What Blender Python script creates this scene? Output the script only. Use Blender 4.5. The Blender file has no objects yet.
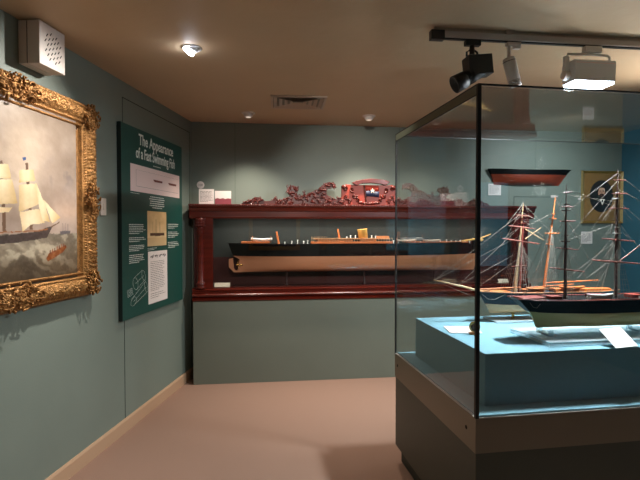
import bpy, bmesh, math, random
import numpy as np
from mathutils import Vector, Matrix
random.seed(7)
SC = bpy.context.scene
COL = SC.collection
R = math.radians
PI = math.pi

# ------------------------------------------------------------------ camera, world, exposure
cam_d = bpy.data.cameras.new('camera')
cam_d.sensor_width = 36.0
cam_d.lens = 475.0 / 640.0 * 36.0
cam_d.clip_start = 0.02
cam = bpy.data.objects.new('camera', cam_d)
cam.location = (0, 0, 1.5)
cam.rotation_euler = (R(90) - math.atan(11 / 475.0), 0, -R(7.0))
COL.objects.link(cam)
SC.camera = cam
w = bpy.data.worlds.new('world'); SC.world = w; w.use_nodes = True
w.node_tree.nodes['Background'].inputs[0].default_value = (1.0, 0.85, 0.7, 1)
w.node_tree.nodes['Background'].inputs[1].default_value = 0.02
SC.view_settings.view_transform = 'Standard'
SC.view_settings.look = 'None'
SC.view_settings.gamma = 1.0
SC.view_settings.use_curve_mapping = False
SC.view_settings.exposure = 1.2
SC.cycles.transparent_max_bounces = 40
SC.cycles.max_bounces = 12
SC.cycles.caustics_reflective = False
SC.cycles.caustics_refractive = False

WARM = (1.0, 0.87, 0.72)
NEUT = (1.0, 0.94, 0.86)
COOL = (0.86, 0.95, 1.0)

def spot(name, loc, target, power, color, size=60, blend=0.6, radius=0.03, parent=None):
    d = bpy.data.lights.new(name, 'SPOT')
    d.energy = power; d.color = color
    d.spot_size = R(size); d.spot_blend = blend; d.shadow_soft_size = radius
    o = bpy.data.objects.new(name, d)
    o.location = loc
    v = Vector(target) - Vector(loc)
    o.rotation_euler = v.to_track_quat('-Z', 'Y').to_euler()
    COL.objects.link(o)
    return o

def area(name, loc, target, power, color, sx, sy):
    d = bpy.data.lights.new(name, 'AREA')
    d.energy = power; d.color = color; d.shape = 'RECTANGLE'; d.size = sx; d.size_y = sy
    o = bpy.data.objects.new(name, d)
    o.location = loc
    v = Vector(target) - Vector(loc)
    o.rotation_euler = v.to_track_quat('-Z', 'Y').to_euler()
    COL.objects.link(o)
    return o

# lamps of the place, with unseen fill lamps added among them
EYE = (-0.41, 2.93, 2.53)
spot('eyeball_lamp', EYE, (-1.45, 2.15, 1.15), 62, NEUT, 105, 1.0, 0.02)
spot('eyeball_lamp_near_camera', (-0.75, 1.60, 2.53), (-1.55, 1.80, 1.25), 4, NEUT, 125, 0.9, 0.02)
spot('wall_washer_lamp_west', (-0.12, 4.49, 2.50), (-0.12, 4.53, 0.0), 36, WARM, 108, 1.0, 0.03)
spot('wall_washer_lamp_east', (1.02, 4.47, 2.50), (1.04, 4.51, 0.0), 54, WARM, 108, 1.0, 0.03)
spot('wall_fill_lamp_far_east', (3.0, 4.0, 2.50), (3.0, 4.9, 1.0), 24, COOL, 168, 1.0, 0.03)  # added fill without a fixture, evens out the right of the back wall
spot('cabinet_fill_lamp', (0.35, 1.7, 2.53), (0.95, 4.65, 1.75), 70, NEUT, 40, 0.9, 0.03)  # unseen spot added to brighten the cabinet from the front
spot('cabinet_fill_lamp_west', (-0.15, 1.9, 2.53), (-0.1, 4.65, 1.35), 30, NEUT, 38, 0.9, 0.03)  # second added front fill, for the left part of the cabinet
area('floodlight_lamp', (1.80, 2.47, 2.285), (1.74, 2.45, 0.9), 44, COOL, 0.26, 0.07)
spot('ceiling_fill_lamp', (3.2, 2.9, 1.95), (2.6, 2.3, 2.6), 42, NEUT, 140, 1.0, 0.08)  # unseen upward fill, added to brighten the ceiling on the right
spot('cylinder_spot_lamp', (1.385, 2.47, 2.285), (1.55, 2.42, 1.0), 22, COOL, 70, 0.6, 0.02)
area('cabinet_strip_lamp', (1.07, 4.69, 1.598), (1.07, 4.76, 1.0), 5.0, NEUT, 2.9, 0.02)
spot('rear_fill_lamp', (0.3, -1.7, 2.53), (0.3, -2.6, 1.5), 20, WARM, 90, 0.8, 0.03)  # added to light the rear painting so that the cabinet glass reflects it
spot('floor_fill_lamp', (0.30, 2.3, 2.53), (0.0, 3.6, 0.0), 8, WARM, 115, 0.9, 0.05)  # unseen fill at ceiling height, added to light the floor
spot('room_fill_rear_west', (-1.5, 0.1, 2.53), (-1.5, 0.1, 0), 7, WARM, 165, 0.9, 0.06)  # ambient fill added out of view on the left
spot('room_fill_rear_east', (2.4, -1.6, 2.53), (2.4, -1.6, 0), 2.5, WARM, 150, 0.8, 0.06)  # weak ambient fill added behind the viewer
spot('room_fill_east', (3.5, 2.6, 2.53), (3.5, 2.9, 0), 9, COOL, 165, 0.9, 0.06)  # cool ambient fill added out of view on the right

# ------------------------------------------------------------------ materials
def lin(c):
    return tuple(((x / 255.0) / 12.92 if x / 255.0 <= 0.04045 else ((x / 255.0 + 0.055) / 1.055) ** 2.4) for x in c)

def mat(name, rgb, rough=0.6, metal=0.0, noise=0.0, nscale=8.0, bump=0.0, bscale=60.0, spec=0.5, coat=0.0, emit=None, estr=0.0, wood=False):
    m = bpy.data.materials.new(name); m.use_nodes = True
    nt = m.node_tree; N = nt.nodes; L = nt.links
    b = N['Principled BSDF']
    c = lin(rgb)
    b.inputs['Base Color'].default_value = (*c, 1)
    b.inputs['Roughness'].default_value = rough
    b.inputs['Metallic'].default_value = metal
    b.inputs['Specular IOR Level'].default_value = spec
    b.inputs['Coat Weight'].default_value = coat
    b.inputs['Coat Roughness'].default_value = 0.12
    tc = N.new('ShaderNodeTexCoord')
    if noise > 0 or wood:
        n = N.new('ShaderNodeTexNoise'); n.inputs['Scale'].default_value = nscale; n.inputs['Detail'].default_value = 6
        if wood:
            mp = N.new('ShaderNodeMapping'); mp.inputs['Scale'].default_value = (1.0, 9.0, 9.0)
            L.new(tc.outputs['Object'], mp.inputs[0]); L.new(mp.outputs[0], n.inputs['Vector'])
        else:
            L.new(tc.outputs['Object'], n.inputs['Vector'])
        r = N.new('ShaderNodeMapRange')
        r.inputs[1].default_value = 0.3; r.inputs[2].default_value = 0.7
        r.inputs[3].default_value = 1 - noise; r.inputs[4].default_value = 1 + noise
        L.new(n.outputs['Fac'], r.inputs[0])
        mx = N.new('ShaderNodeVectorMath'); mx.operation = 'SCALE'
        mx.inputs[0].default_value = c
        L.new(r.outputs[0], mx.inputs['Scale'])
        L.new(mx.outputs[0], b.inputs['Base Color'])
    if bump > 0:
        n2 = N.new('ShaderNodeTexNoise'); n2.inputs['Scale'].default_value = bscale; n2.inputs['Detail'].default_value = 4
        L.new(tc.outputs['Object'], n2.inputs['Vector'])
        bp = N.new('ShaderNodeBump'); bp.inputs['Strength'].default_value = bump; bp.inputs['Distance'].default_value = 0.01
        L.new(n2.outputs['Fac'], bp.inputs['Height']); L.new(bp.outputs[0], b.inputs['Normal'])
    if emit:
        b.inputs['Emission Color'].default_value = (*lin(emit), 1); b.inputs['Emission Strength'].default_value = estr
    return m

def mat_vc(name, rough=0.5, coat=0.0, bump=0.0):
    m = bpy.data.materials.new(name); m.use_nodes = True
    nt = m.node_tree; b = nt.nodes['Principled BSDF']
    a = nt.nodes.new('ShaderNodeAttribute'); a.attribute_name = 'Col'
    nt.links.new(a.outputs['Color'], b.inputs['Base Color'])
    b.inputs['Roughness'].default_value = rough; b.inputs['Coat Weight'].default_value = coat
    b.inputs['Coat Roughness'].default_value = 0.2
    if bump:
        n2 = nt.nodes.new('ShaderNodeTexNoise'); n2.inputs['Scale'].default_value = 90
        tc = nt.nodes.new('ShaderNodeTexCoord'); nt.links.new(tc.outputs['Object'], n2.inputs['Vector'])
        bp = nt.nodes.new('ShaderNodeBump'); bp.inputs['Strength'].default_value = bump; bp.inputs['Distance'].default_value = 0.003
        nt.links.new(n2.outputs['Fac'], bp.inputs['Height']); nt.links.new(bp.outputs[0], b.inputs['Normal'])
    return m

def mat_glass(name, tint=(0.968, 0.982, 0.98), ior=1.5, rough=0.0):
    m = bpy.data.materials.new(name); m.use_nodes = True
    nt = m.node_tree; N = nt.nodes; L = nt.links
    for n in list(N): N.remove(n)
    out = N.new('ShaderNodeOutputMaterial'); mix = N.new('ShaderNodeMixShader')
    tr = N.new('ShaderNodeBsdfTransparent'); gl = N.new('ShaderNodeBsdfGlossy'); fr = N.new('ShaderNodeFresnel')
    tr.inputs[0].default_value = (*tint, 1); gl.inputs['Roughness'].default_value = rough
    geo = N.new('ShaderNodeNewGeometry')
    # the same reflectance on either face of the pane: IOR inverted where the back of a face is met
    mr = N.new('ShaderNodeMix'); mr.data_type = 'FLOAT'
    L.new(geo.outputs['Backfacing'], mr.inputs[0]); mr.inputs[2].default_value = ior; mr.inputs[3].default_value = 1.0 / ior
    L.new(mr.outputs[0], fr.inputs['IOR'])
    L.new(fr.outputs[0], mix.inputs[0]); L.new(tr.outputs[0], mix.inputs[1]); L.new(gl.outputs[0], mix.inputs[2])
    L.new(mix.outputs[0], out.inputs[0])
    return m

def mat_acrylic(name):
    m = mat_glass(name, (0.93, 0.97, 0.98), 1.49)
    nt = m.node_tree; out = [n for n in nt.nodes if n.bl_idname == 'ShaderNodeOutputMaterial'][0]
    src = out.inputs[0].links[0].from_socket
    df = nt.nodes.new('ShaderNodeBsdfDiffuse'); df.inputs[0].default_value = (0.86, 0.94, 0.98, 1)
    mx = nt.nodes.new('ShaderNodeMixShader'); mx.inputs[0].default_value = 0.26
    nt.links.new(src, mx.inputs[1]); nt.links.new(df.outputs[0], mx.inputs[2]); nt.links.new(mx.outputs[0], out.inputs[0])
    return m

M = {
 'wall': mat('sage_green_paint', (124, 135, 126), 0.55, noise=0.03, nscale=3, bump=0.08, bscale=120),
 'plinth': mat('grey_green_paint', (116, 122, 110), 0.5, noise=0.03, nscale=3, bump=0.05, bscale=90),
 'wallr': mat('teal_blue_lit_wall', (52, 104, 124), 0.6, noise=0.03, nscale=3),  # bluish light on the right wall is put into this base colour
 'ceil': mat('beige_ceiling_paint', (198, 172, 140), 0.6, noise=0.04, nscale=2, bump=0.35, bscale=9),
 'floor': mat('pinkish_beige_carpet', (160, 128, 112), 0.95, noise=0.10, nscale=180, bump=0.5, bscale=400, spec=0.1),
 'base': mat('cream_skirting_paint', (196, 160, 130), 0.5),
 'seam': mat('dark_seam', (40, 48, 44), 0.8),
 'seamlight': mat('seam_green', (96, 112, 102), 0.6),
 'gold': mat('gilded_plaster', (158, 112, 62), 0.42, 0.6, noise=0.35, nscale=40, bump=0.5, bscale=160),
 'gold_flat': mat('smooth_gilt', (205, 150, 72), 0.33, 0.8, noise=0.10, nscale=10),
 'gold_light': mat('pale_gilt', (215, 185, 125), 0.3, 0.7),
 'poster': mat('green_panel_print', (26, 74, 66), 0.45),
 'poster_edge': mat('green_panel_edge', (14, 34, 32), 0.5),
 'white_ink': mat('white_print', (232, 236, 228), 0.6),
 'card': mat('white_card', (236, 226, 222), 0.6),
 'pinkcard': mat('pale_pink_print', (240, 214, 208), 0.6),
 'creamcard': mat('cream_print', (236, 222, 200), 0.6),
 'maroon': mat('maroon_print', (140, 60, 72), 0.6),
 'sepia': mat('sepia_print', (214, 176, 128), 0.6),
 'ink': mat('black_ink', (40, 32, 30), 0.7),
 'greyink': mat('grey_ink', (120, 108, 104), 0.7),
 'white_plastic': mat('white_plastic', (222, 212, 204), 0.45),
 'white_metal': mat('white_powder_coat', (226, 226, 226), 0.35),
 'grey_metal': mat('grey_aluminium_track', (196, 186, 180), 0.5, 0.0),
 'black': mat('black_metal', (14, 13, 14), 0.4),
 'black_plastic': mat('black_plastic', (10, 10, 11), 0.55),
 'hole': mat('dark_hole', (28, 24, 22), 0.9),
 'mahog': mat('mahogany', (82, 19, 7), 0.26, noise=0.35, nscale=3, coat=0.3, wood=True),
 'mahog_carve': mat('carved_mahogany', (86, 20, 8), 0.38, noise=0.3, nscale=18, coat=0.1),
 'mahog_light': mat('orange_mahogany', (158, 48, 18), 0.45, noise=0.2, nscale=6, coat=0.1),
 'mahog_dark': mat('dark_mahogany', (58, 16, 10), 0.5, noise=0.3, nscale=4, wood=True),
 'case_back': mat('cabinet_lining', (42, 47, 44), 0.8),
 'redcloth': mat('red_brown_baize', (64, 15, 9), 0.8),
 'glass': mat_glass('pane_glass'),
 'glass_cab': mat_glass('cabinet_glass', (0.95, 0.95, 0.94)),
 'acrylic': mat_acrylic('clear_acrylic'), 'acrylic_edge': mat('polished_acrylic_edge', (176, 206, 214), 0.2),
 'edge': mat('greenish_glass_edge', (96, 100, 84), 0.3),
 'seal': mat('black_seal', (12, 12, 13), 0.5),
 'bronze': mat('bronze_anodised_band', (128, 118, 102), 0.42, 0.25),
 'casebody': mat('dark_sage_laminate', (74, 78, 68), 0.5, noise=0.03, nscale=3),
 'kick': mat('dark_kickboard', (48, 56, 50), 0.6),
 'blue': mat('blue_teal_fabric', (112, 154, 168), 0.85, noise=0.03, nscale=40, bump=0.1, bscale=300),
 'blackhull': mat('black_hull_paint', (11, 11, 12), 0.55, spec=0.1),
 'bluehull': mat('blue_black_hull_paint', (20, 30, 42), 0.4, spec=0.3),
 'olive': mat('olive_gold_bottom_paint', (164, 144, 92), 0.5, 0.0),
 'tan': mat('tan_bottom_paint', (196, 150, 108), 0.4),
 'tan2': mat('pinkish_tan_bottom_paint', (196, 132, 96), 0.45),
 'rust': mat('rust_red_bottom_paint', (128, 52, 30), 0.4, coat=0.2, noise=0.12, nscale=4, wood=True),
 'darkspar': mat('dark_brown_spar', (74, 34, 30), 0.4),
 'pinkspar': mat('red_brown_spar', (128, 72, 62), 0.45),
 'orangespar': mat('orange_pine_spar', (204, 112, 56), 0.45),
 'palespar': mat('pale_pine_spar', (196, 160, 120), 0.45),
 'deck': mat('pine_deck', (190, 120, 70), 0.5, noise=0.15, nscale=30),
 'reddeck': mat('red_brown_deck_fittings', (120, 44, 34), 0.5),
 'rope': mat('pale_thread', (132, 122, 112), 0.8),
 'darkrope': mat('dark_thread', (70, 62, 58), 0.8),
 'whitep': mat('white_model_paint', (240, 240, 236), 0.4),
 'buff': mat('buff_funnel_paint', (226, 178, 92), 0.4),
 'brass': mat('brass', (190, 150, 80), 0.25, 0.9),
 'navy': mat('navy_cloth', (34, 42, 70), 0.6),
 'redflag': mat('red_cloth', (176, 56, 36), 0.6),
 'vent': mat('beige_vent_metal', (186, 166, 148), 0.5),
 'paint_art': mat_vc('oil_painting', 0.4, 0.3, 0.2),
 'photo_art': mat_vc('printed_picture', 0.5),
 'glow_cool': mat('glowing_tube_cover', (255, 255, 255), 0.4, emit=(225, 240, 255), estr=14),
 'glow_eye': mat('glowing_lamp_face', (255, 255, 255), 0.4, emit=(240, 245, 255), estr=22),
 'glow_warm': mat('dim_lamp_lens', (230, 214, 200), 0.4, emit=(255, 235, 215), estr=0.25),
 'screen': mat('lit_blue_panel', (90, 150, 175), 0.5, emit=(100, 165, 190), estr=0.6),
}

# ------------------------------------------------------------------ mesh builder
class MB:
    def __init__(self, mtx=None):
        self.v = []; self.f = []; self.sm = []; self.m = mtx or Matrix()
    def add(self, vs, fs, smooth=False):
        o = len(self.v)
        self.v += [tuple(self.m @ Vector(p)) for p in vs]
        self.f += [tuple(i + o for i in f) for f in fs]
        self.sm += [smooth] * len(fs)
        return self
    def box(self, x0, x1, y0, y1, z0, z1):
        vs = [(x0,y0,z0),(x1,y0,z0),(x1,y1,z0),(x0,y1,z0),(x0,y0,z1),(x1,y0,z1),(x1,y1,z1),(x0,y1,z1)]
        return self.add(vs, [(3,2,1,0),(4,5,6,7),(0,1,5,4),(1,2,6,5),(2,3,7,6),(3,0,4,7)])
    def cyl(self, a, b, r0, r1=None, n=12, caps=True):
        r1 = r0 if r1 is None else r1
        a = Vector(a); b = Vector(b); d = (b - a).normalized()
        t = Vector((0,0,1)) if abs(d.z) < 0.9 else Vector((1,0,0))
        u = d.cross(t).normalized(); w_ = d.cross(u)
        vs = []
        for c, r in ((a, r0), (b, r1)):
            for i in range(n):
                an = 2 * PI * i / n
                vs.append(c + u * math.cos(an) * r + w_ * math.sin(an) * r)
        fs = [(i, i + n, (i + 1) % n + n, (i + 1) % n) for i in range(n)]
        self.add(vs, fs, True)
        if caps:
            self.add(vs[:n], [tuple(range(n))]); self.add(vs[n:], [tuple(reversed(range(n)))])
        return self
    def line(self, a, b, r=0.001, n=4):
        return self.cyl(a, b, r, r, n, False)
    def tube(self, pts, r, n=6, taper=False):
        pts = [Vector(p) for p in pts]; k = len(pts); vs = []
        for i, p in enumerate(pts):
            d = (pts[min(i + 1, k - 1)] - pts[max(i - 1, 0)]).normalized()
            t = Vector((0,0,1)) if abs(d.z) < 0.9 else Vector((1,0,0))
            u = d.cross(t).normalized(); w_ = d.cross(u)
            rr = r * (1 - 0.75 * i / (k - 1)) if taper else (r[i] if isinstance(r, (list, tuple)) else r)
            for j in range(n):
                an = 2 * PI * j / n
                vs.append(p + u * math.cos(an) * rr + w_ * math.sin(an) * rr)
        fs = []
        for i in range(k - 1):
            for j in range(n):
                fs.append((i*n+j, (i+1)*n+j, (i+1)*n+(j+1) % n, i*n+(j+1) % n))
        fs.append(tuple(range(n))); fs.append(tuple(reversed(range((k-1)*n, k*n))))
        return self.add(vs, fs, True)
    def ball(self, c, r, sx=1, sy=1, sz=1, n=10, m=7, rot=None):
        vs = []; fs = []; c = Vector(c)
        for i in range(m + 1):
            th = PI * i / m
            for j in range(n):
                ph = 2 * PI * j / n
                p = Vector((math.sin(th)*math.cos(ph)*r*sx, math.sin(th)*math.sin(ph)*r*sy, math.cos(th)*r*sz))
                if rot is not None: p = rot @ p
                vs.append(c + p)
        for i in range(m):
            for j in range(n):
                fs.append((i*n+j, (i+1)*n+j, (i+1)*n+(j+1) % n, i*n+(j+1) % n))
        return self.add(vs, fs, True)
    def prism(self, poly, y0, y1):
        # poly is a list of (x, z); extruded along y
        n = len(poly)
        ar = sum(poly[i][0]*poly[(i+1) % n][1] - poly[(i+1) % n][0]*poly[i][1] for i in range(n))
        if ar < 0: poly = poly[::-1]
        vs = [(x, y0, z) for x, z in poly] + [(x, y1, z) for x, z in poly]
        fs = [tuple(range(n)), tuple(reversed(range(n, 2*n)))]
        fs += [(i, i + n, (i + 1) % n + n, (i + 1) % n) for i in range(n)]
        return self.add(vs, fs)
    def lathe(self, prof, c=(0,0,0), n=20, axis='Z'):
        vs = []; fs = []
        for r, z in prof:
            for j in range(n):
                a = 2 * PI * j / n
                p = (r*math.cos(a), r*math.sin(a), z)
                if axis == 'Y': p = (r*math.cos(a), z, r*math.sin(a))
                vs.append((p[0]+c[0], p[1]+c[1], p[2]+c[2]))
        k = len(prof)
        for i in range(k - 1):
            for j in range(n):
                fs.append((i*n+j, i*n+(j+1) % n, (i+1)*n+(j+1) % n, (i+1)*n+j))
        fs.append(tuple(reversed(range(n)))); fs.append(tuple(range((k-1)*n, k*n)))
        return self.add(vs, fs, True)
    def sweep_x(self, prof, x0, x1):
        # prof list of (y, z) closed polygon, along x
        n = len(prof)
        vs = [(x0, y, z) for y, z in prof] + [(x1, y, z) for y, z in prof]
        fs = [tuple(range(n)), tuple(reversed(range(n, 2*n)))] + [(i, i + n, (i + 1) % n + n, (i + 1) % n) for i in range(n)]
        return self.add(vs, fs)
    def build(self, name, material, parent=None, bevel=0.0, loc=None, rot=None):
        me = bpy.data.meshes.new(name)
        me.from_pydata(self.v, [], self.f); me.update()
        bm = bmesh.new(); bm.from_mesh(me)
        bmesh.ops.recalc_face_normals(bm, faces=bm.faces); bm.to_mesh(me); bm.free()
        for p, s in zip(me.polygons, self.sm): p.use_smooth = s
        me.materials.append(material)
        o = bpy.data.objects.new(name, me); COL.objects.link(o)
        if parent: o.parent = parent
        if loc: o.location = loc
        if rot: o.rotation_euler = rot
        if bevel:
            md = o.modifiers.new('bevel', 'BEVEL'); md.width = bevel; md.segments = 2; md.limit_method = 'ANGLE'
        return o

def thing(name, label, cat, loc=(0,0,0), rz=0.0, group=None):
    o = bpy.data.objects.new(name, None); COL.objects.link(o)
    o.empty_display_size = 0.05
    o.location = loc; o.rotation_euler = (0, 0, rz)
    o['label'] = label; o['category'] = cat
    if group: o['group'] = group
    return o
def tag(o, label, cat, group=None):
    o['label'] = label; o['category'] = cat
    if group: o['group'] = group
    return o
def struct(o):
    o['kind'] = 'structure'; return o

def text_part(name, s, size, x, z, y, material, parent, sx=1.0, align='CENTER', bold=0.0, font_shear=0.0):
    c = bpy.data.curves.new('text', 'FONT'); c.body = s; c.size = size; c.align_x = align; c.offset = bold; c.shear = font_shear
    c.extrude = 0.0004
    t = bpy.data.objects.new('text', c); COL.objects.link(t)
    dg = bpy.context.evaluated_depsgraph_get()
    me = bpy.data.meshes.new_from_object(t.evaluated_get(dg))
    bpy.data.objects.remove(t)
    me.transform(Matrix.Diagonal((sx, 1, 1, 1)))
    me.transform(Matrix.Rotation(R(90), 4, 'X'))
    me.materials.clear(); me.materials.append(material)
    o = bpy.data.objects.new(name, me); COL.objects.link(o); o.parent = parent
    o.location = (x, y, z)
    return o

def word_lines(mb, x0, x1, z0, z1, n, y, h, align='L', word=0.02):
    # rows of small word-like dashes, as body text too small to read
    for i in range(n):
        z = z1 + (z0 - z1) * (i + 0.5) / n
        L = (x1 - x0) * (random.uniform(0.82, 1.0) if i < n - 1 else 0.6)
        xs = x0 if align == 'L' else (x0 + x1) / 2 - L / 2
        x = xs
        while x < xs + L:
            wl = min(random.uniform(0.4, 1.4) * word, xs + L - x)
            if wl > 0.2 * word: mb.box(x, x + wl, y - 0.0006, y, z - h/2, z + h/2)
            x += wl + word * 0.3
    return mb

# ------------------------------------------------------------------ setting
P0 = Vector((-0.700, 4.93, 0)); AW = R(13.35)
DW = Vector((math.sin(AW), math.cos(AW), 0)); NW = Vector((DW.y, -DW.x, 0))
RZW = R(90) - AW                     # local x along the left wall towards the back, local y into the wall
def LW(s, n, z): 
    p = P0 + DW * s + NW * n; return (p.x, p.y, z)
H = 2.58
XR = 4.04; YR = -2.6
xl = P0.x + DW.x * ((YR - 4.93) / DW.y)
fl = [(xl, YR), (XR, YR), (XR, 4.93), (P0.x, 4.93)]
def slab(z0, z1):
    b = MB(); n = 4
    e = [(xl - 0.1, YR - 0.1), (XR + 0.1, YR - 0.1), (XR + 0.1, 5.03), (P0.x - 0.1, 5.03)]
    vs = [(x, y, z0) for x, y in e] + [(x, y, z1) for x, y in e]
    b.add(vs, [(3,2,1,0),(4,5,6,7),(0,1,5,4),(1,2,6,5),(2,3,7,6),(3,0,4,7)]); return b
struct(slab(-0.1, 0).build('floor', M['floor']))
struct(slab(H, H + 0.1).build('ceiling', M['ceil']))
struct(MB().box(P0.x - 0.02, XR + 0.1, 4.93, 5.03, 0, H).build('wall_back', M['wall']))
struct(MB().box(xl - 0.1, XR + 0.1, YR - 0.1, YR, 0, H).build('wall_rear', M['wall']))
struct(MB().box(XR, XR + 0.1, YR, 4.93, 0, H).build('wall_right', M['wallr']))
Lw = (4.93 - YR) / DW.y
o = MB().box(-Lw - 0.05, 0.02, 0, 0.1, 0, H).build('wall_left', M['wall']); o.location = P0; o.rotation_euler = (0, 0, RZW); struct(o)
o = MB().sweep_x([(0,0),(-0.014,0),(-0.014,0.085),(-0.008,0.1),(0,0.1)], -Lw, -0.02).build('baseboard_left', M['base']); o.location = P0; o.rotation_euler = (0,0,RZW); struct(o)
struct(MB().sweep_x([(4.93,0),(4.916,0),(4.916,0.085),(4.922,0.1),(4.93,0.1)], 2.9, XR).build('baseboard_back', M['base']))
# access panel joints on the left wall and seams on the back wall
b = MB()
b.box(-1.33, -0.05, -0.002, 0, 2.458, 2.464); b.box(-1.332, -1.327, -0.002, 0, 0.1, 2.464)
o = b.build('trim_1', M['seam']); o.location = P0; o.rotation_euler = (0,0,RZW); struct(o)
o = MB().box(-0.06, -0.052, -0.004, 0, 0.1, 2.458).build('trim_2', M['seamlight']); o.location = P0; o.rotation_euler = (0,0,RZW); struct(o)
struct(MB().box(-0.27, -0.265, 4.9285, 4.93, 0.1, H).build('trim_3', M['seamlight']))
struct(MB().box(1.455, 1.46, 4.9285, 4.93, 0.1, H).build('trim_4', M['seamlight']))
struct(MB().box(2.75, 3.27, 4.928, 4.93, 1.852, 1.857).box(2.75, 2.755, 4.928, 4.93, 0.1, 1.857).build('trim_5', M['seam']))
struct(MB().box(3.0, 3.004, 4.9285, 4.93, 1.86, H).build('trim_6', M['seamlight']))
PAINT = {
 'sails': [[(-2.406, 1.798), (-2.306, 1.812), (-2.289, 1.757), (-2.409, 1.734)], [(-2.409, 1.724), (-2.279, 1.743), (-2.246, 1.643), (-2.326, 1.612), (-2.412, 1.587)], [(-2.407, 1.587), (-2.263, 1.609), (-2.224, 1.531), (-2.327, 1.524), (-2.388, 1.486)], [(-2.292, 1.751), (-2.221, 1.645), (-2.182, 1.537), (-2.24, 1.542), (-2.27, 1.642)], [(-2.246, 1.671), (-2.093, 1.562), (-2.164, 1.532), (-2.205, 1.611)], [(-2.606, 1.805), (-2.479, 1.816), (-2.46, 1.75), (-2.607, 1.734)], [(-2.608, 1.728), (-2.453, 1.748), (-2.434, 1.68), (-2.421, 1.628), (-2.61, 1.609)], [(-2.61, 1.599), (-2.456, 1.606), (-2.484, 1.579), (-2.611, 1.567)]],
 'hull': [[(-2.683, 1.451), (-2.538, 1.466), (-2.277, 1.489), (-2.182, 1.511), (-2.166, 1.506), (-2.208, 1.451), (-2.409, 1.434), (-2.684, 1.419)]],
 'masts': [[(-2.363, 1.84), (-2.345, 1.843), (-2.312, 1.497), (-2.335, 1.497)], [(-2.531, 1.827), (-2.516, 1.829), (-2.499, 1.487), (-2.522, 1.487)], [(-2.199, 1.503), (-2.102, 1.542), (-2.099, 1.537), (-2.186, 1.497)]],
 'flag': [[(-2.383, 1.864), (-2.358, 1.87), (-2.36, 1.854), (-2.378, 1.849)]],
 'row': [[(-2.22, 1.341), (-2.185, 1.374), (-2.039, 1.42), (-2.03, 1.406), (-2.074, 1.369), (-2.202, 1.32)]],
 'steamer': [[(-2.098, 1.489), (-1.988, 1.497), (-1.998, 1.476), (-2.089, 1.468)]],
}
CARVE = [(-0.2, 1.737), (-0.173, 1.761), (-0.118, 1.774), (-0.064, 1.811), (-0.018, 1.806), (0.036, 1.77), (0.1, 1.776), (0.123, 1.807), (0.146, 1.804), (0.165, 1.776), (0.229, 1.795), (0.276, 1.823), (0.244, 1.856), (0.244, 1.888), (0.257, 1.915), (0.304, 1.927), (0.35, 1.913), (0.355, 1.883), (0.331, 1.864), (0.344, 1.839), (0.368, 1.824), (0.406, 1.834), (0.415, 1.871), (0.43, 1.834), (0.452, 1.843), (0.527, 1.885), (0.574, 1.896), (0.587, 1.928), (0.621, 1.949), (0.659, 1.964), (0.696, 1.954), (0.727, 1.943), (0.721, 1.902), (0.7, 1.911), (0.678, 1.909), (0.649, 1.892), (0.625, 1.873), (0.64, 1.836), (0.668, 1.808), (0.734, 1.793), (0.753, 1.812), (0.782, 1.809), (0.782, 1.734), (-0.2, 1.728)]
CAP = [(0.886, 1.96), (0.933, 1.976), (0.986, 1.99), (1.082, 1.999), (1.178, 1.993), (1.232, 1.982), (1.273, 1.967), (1.254, 1.948), (1.227, 1.935), (1.178, 1.947), (1.082, 1.956), (0.986, 1.949), (0.939, 1.932), (0.912, 1.939)]
# 
# ------------------------------------------------------------------ gilt framed marine painting on the left wall
def hash2(x, y):
    h = math.sin(x * 127.1 + y * 311.7) * 43758.5453
    return h - math.floor(h)
def vnoise(X, Y):
    xi = np.floor(X); yi = np.floor(Y); xf = X - xi; yf = Y - yi
    def h(a, b):
        v = np.sin(a * 127.1 + b * 311.7) * 43758.5453
        return v - np.floor(v)
    u = xf * xf * (3 - 2 * xf); v = yf * yf * (3 - 2 * yf)
    return (h(xi, yi) * (1 - u) + h(xi + 1, yi) * u) * (1 - v) + (h(xi, yi + 1) * (1 - u) + h(xi + 1, yi + 1) * u) * v
def fbm(X, Y, o=4):
    s = 0; a = 0.5
    for k in range(o):
        s = s + a * vnoise(X * 2 ** k + 17 * k, Y * 2 ** k + 5 * k); a *= 0.5
    return s / (1 - 0.5 ** o)
def inside(X, Y, poly):
    r = np.zeros(X.shape, bool); n = len(poly); j = n - 1
    for i in range(n):
        xi, yi = poly[i]; xj, yj = poly[j]
        c = ((yi > Y) != (yj > Y)) & (X < (xj - xi) * (Y - yi) / (yj - yi + 1e-12) + xi)
        r ^= c; j = i
    return r
def raster_mesh(name, material, parent, x0, x1, z0, z1, nx, nz, fn, y):
    xs = np.linspace(x0, x1, nx); zs = np.linspace(z0, z1, nz)
    X, Z = np.meshgrid(xs, zs)
    Cc = fn(X, Z)                                   # sRGB 0..255, (nz, nx, 3)
    Cc = np.clip(Cc, 0, 255) / 255.0
    Cl = np.where(Cc <= 0.04045, Cc / 12.92, ((Cc + 0.055) / 1.055) ** 2.4)
    vs = np.stack([X.ravel(), np.full(X.size, y), Z.ravel()], 1)
    idx = np.arange(nx * nz).reshape(nz, nx)
    fs = np.stack([idx[:-1, :-1].ravel(), idx[:-1, 1:].ravel(), idx[1:, 1:].ravel(), idx[1:, :-1].ravel()], 1)
    me = bpy.data.meshes.new(name); me.from_pydata(vs.tolist(), [], fs.tolist()); me.update()
    at = me.color_attributes.new('Col', 'FLOAT_COLOR', 'POINT')
    buf = np.ones((X.size, 4), np.float32); buf[:, :3] = Cl.reshape(-1, 3)
    at.data.foreach_set('color', buf.ravel())
    me.materials.append(material)
    o = bpy.data.objects.new(name, me); COL.objects.link(o); o.parent = parent
    return o

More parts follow.
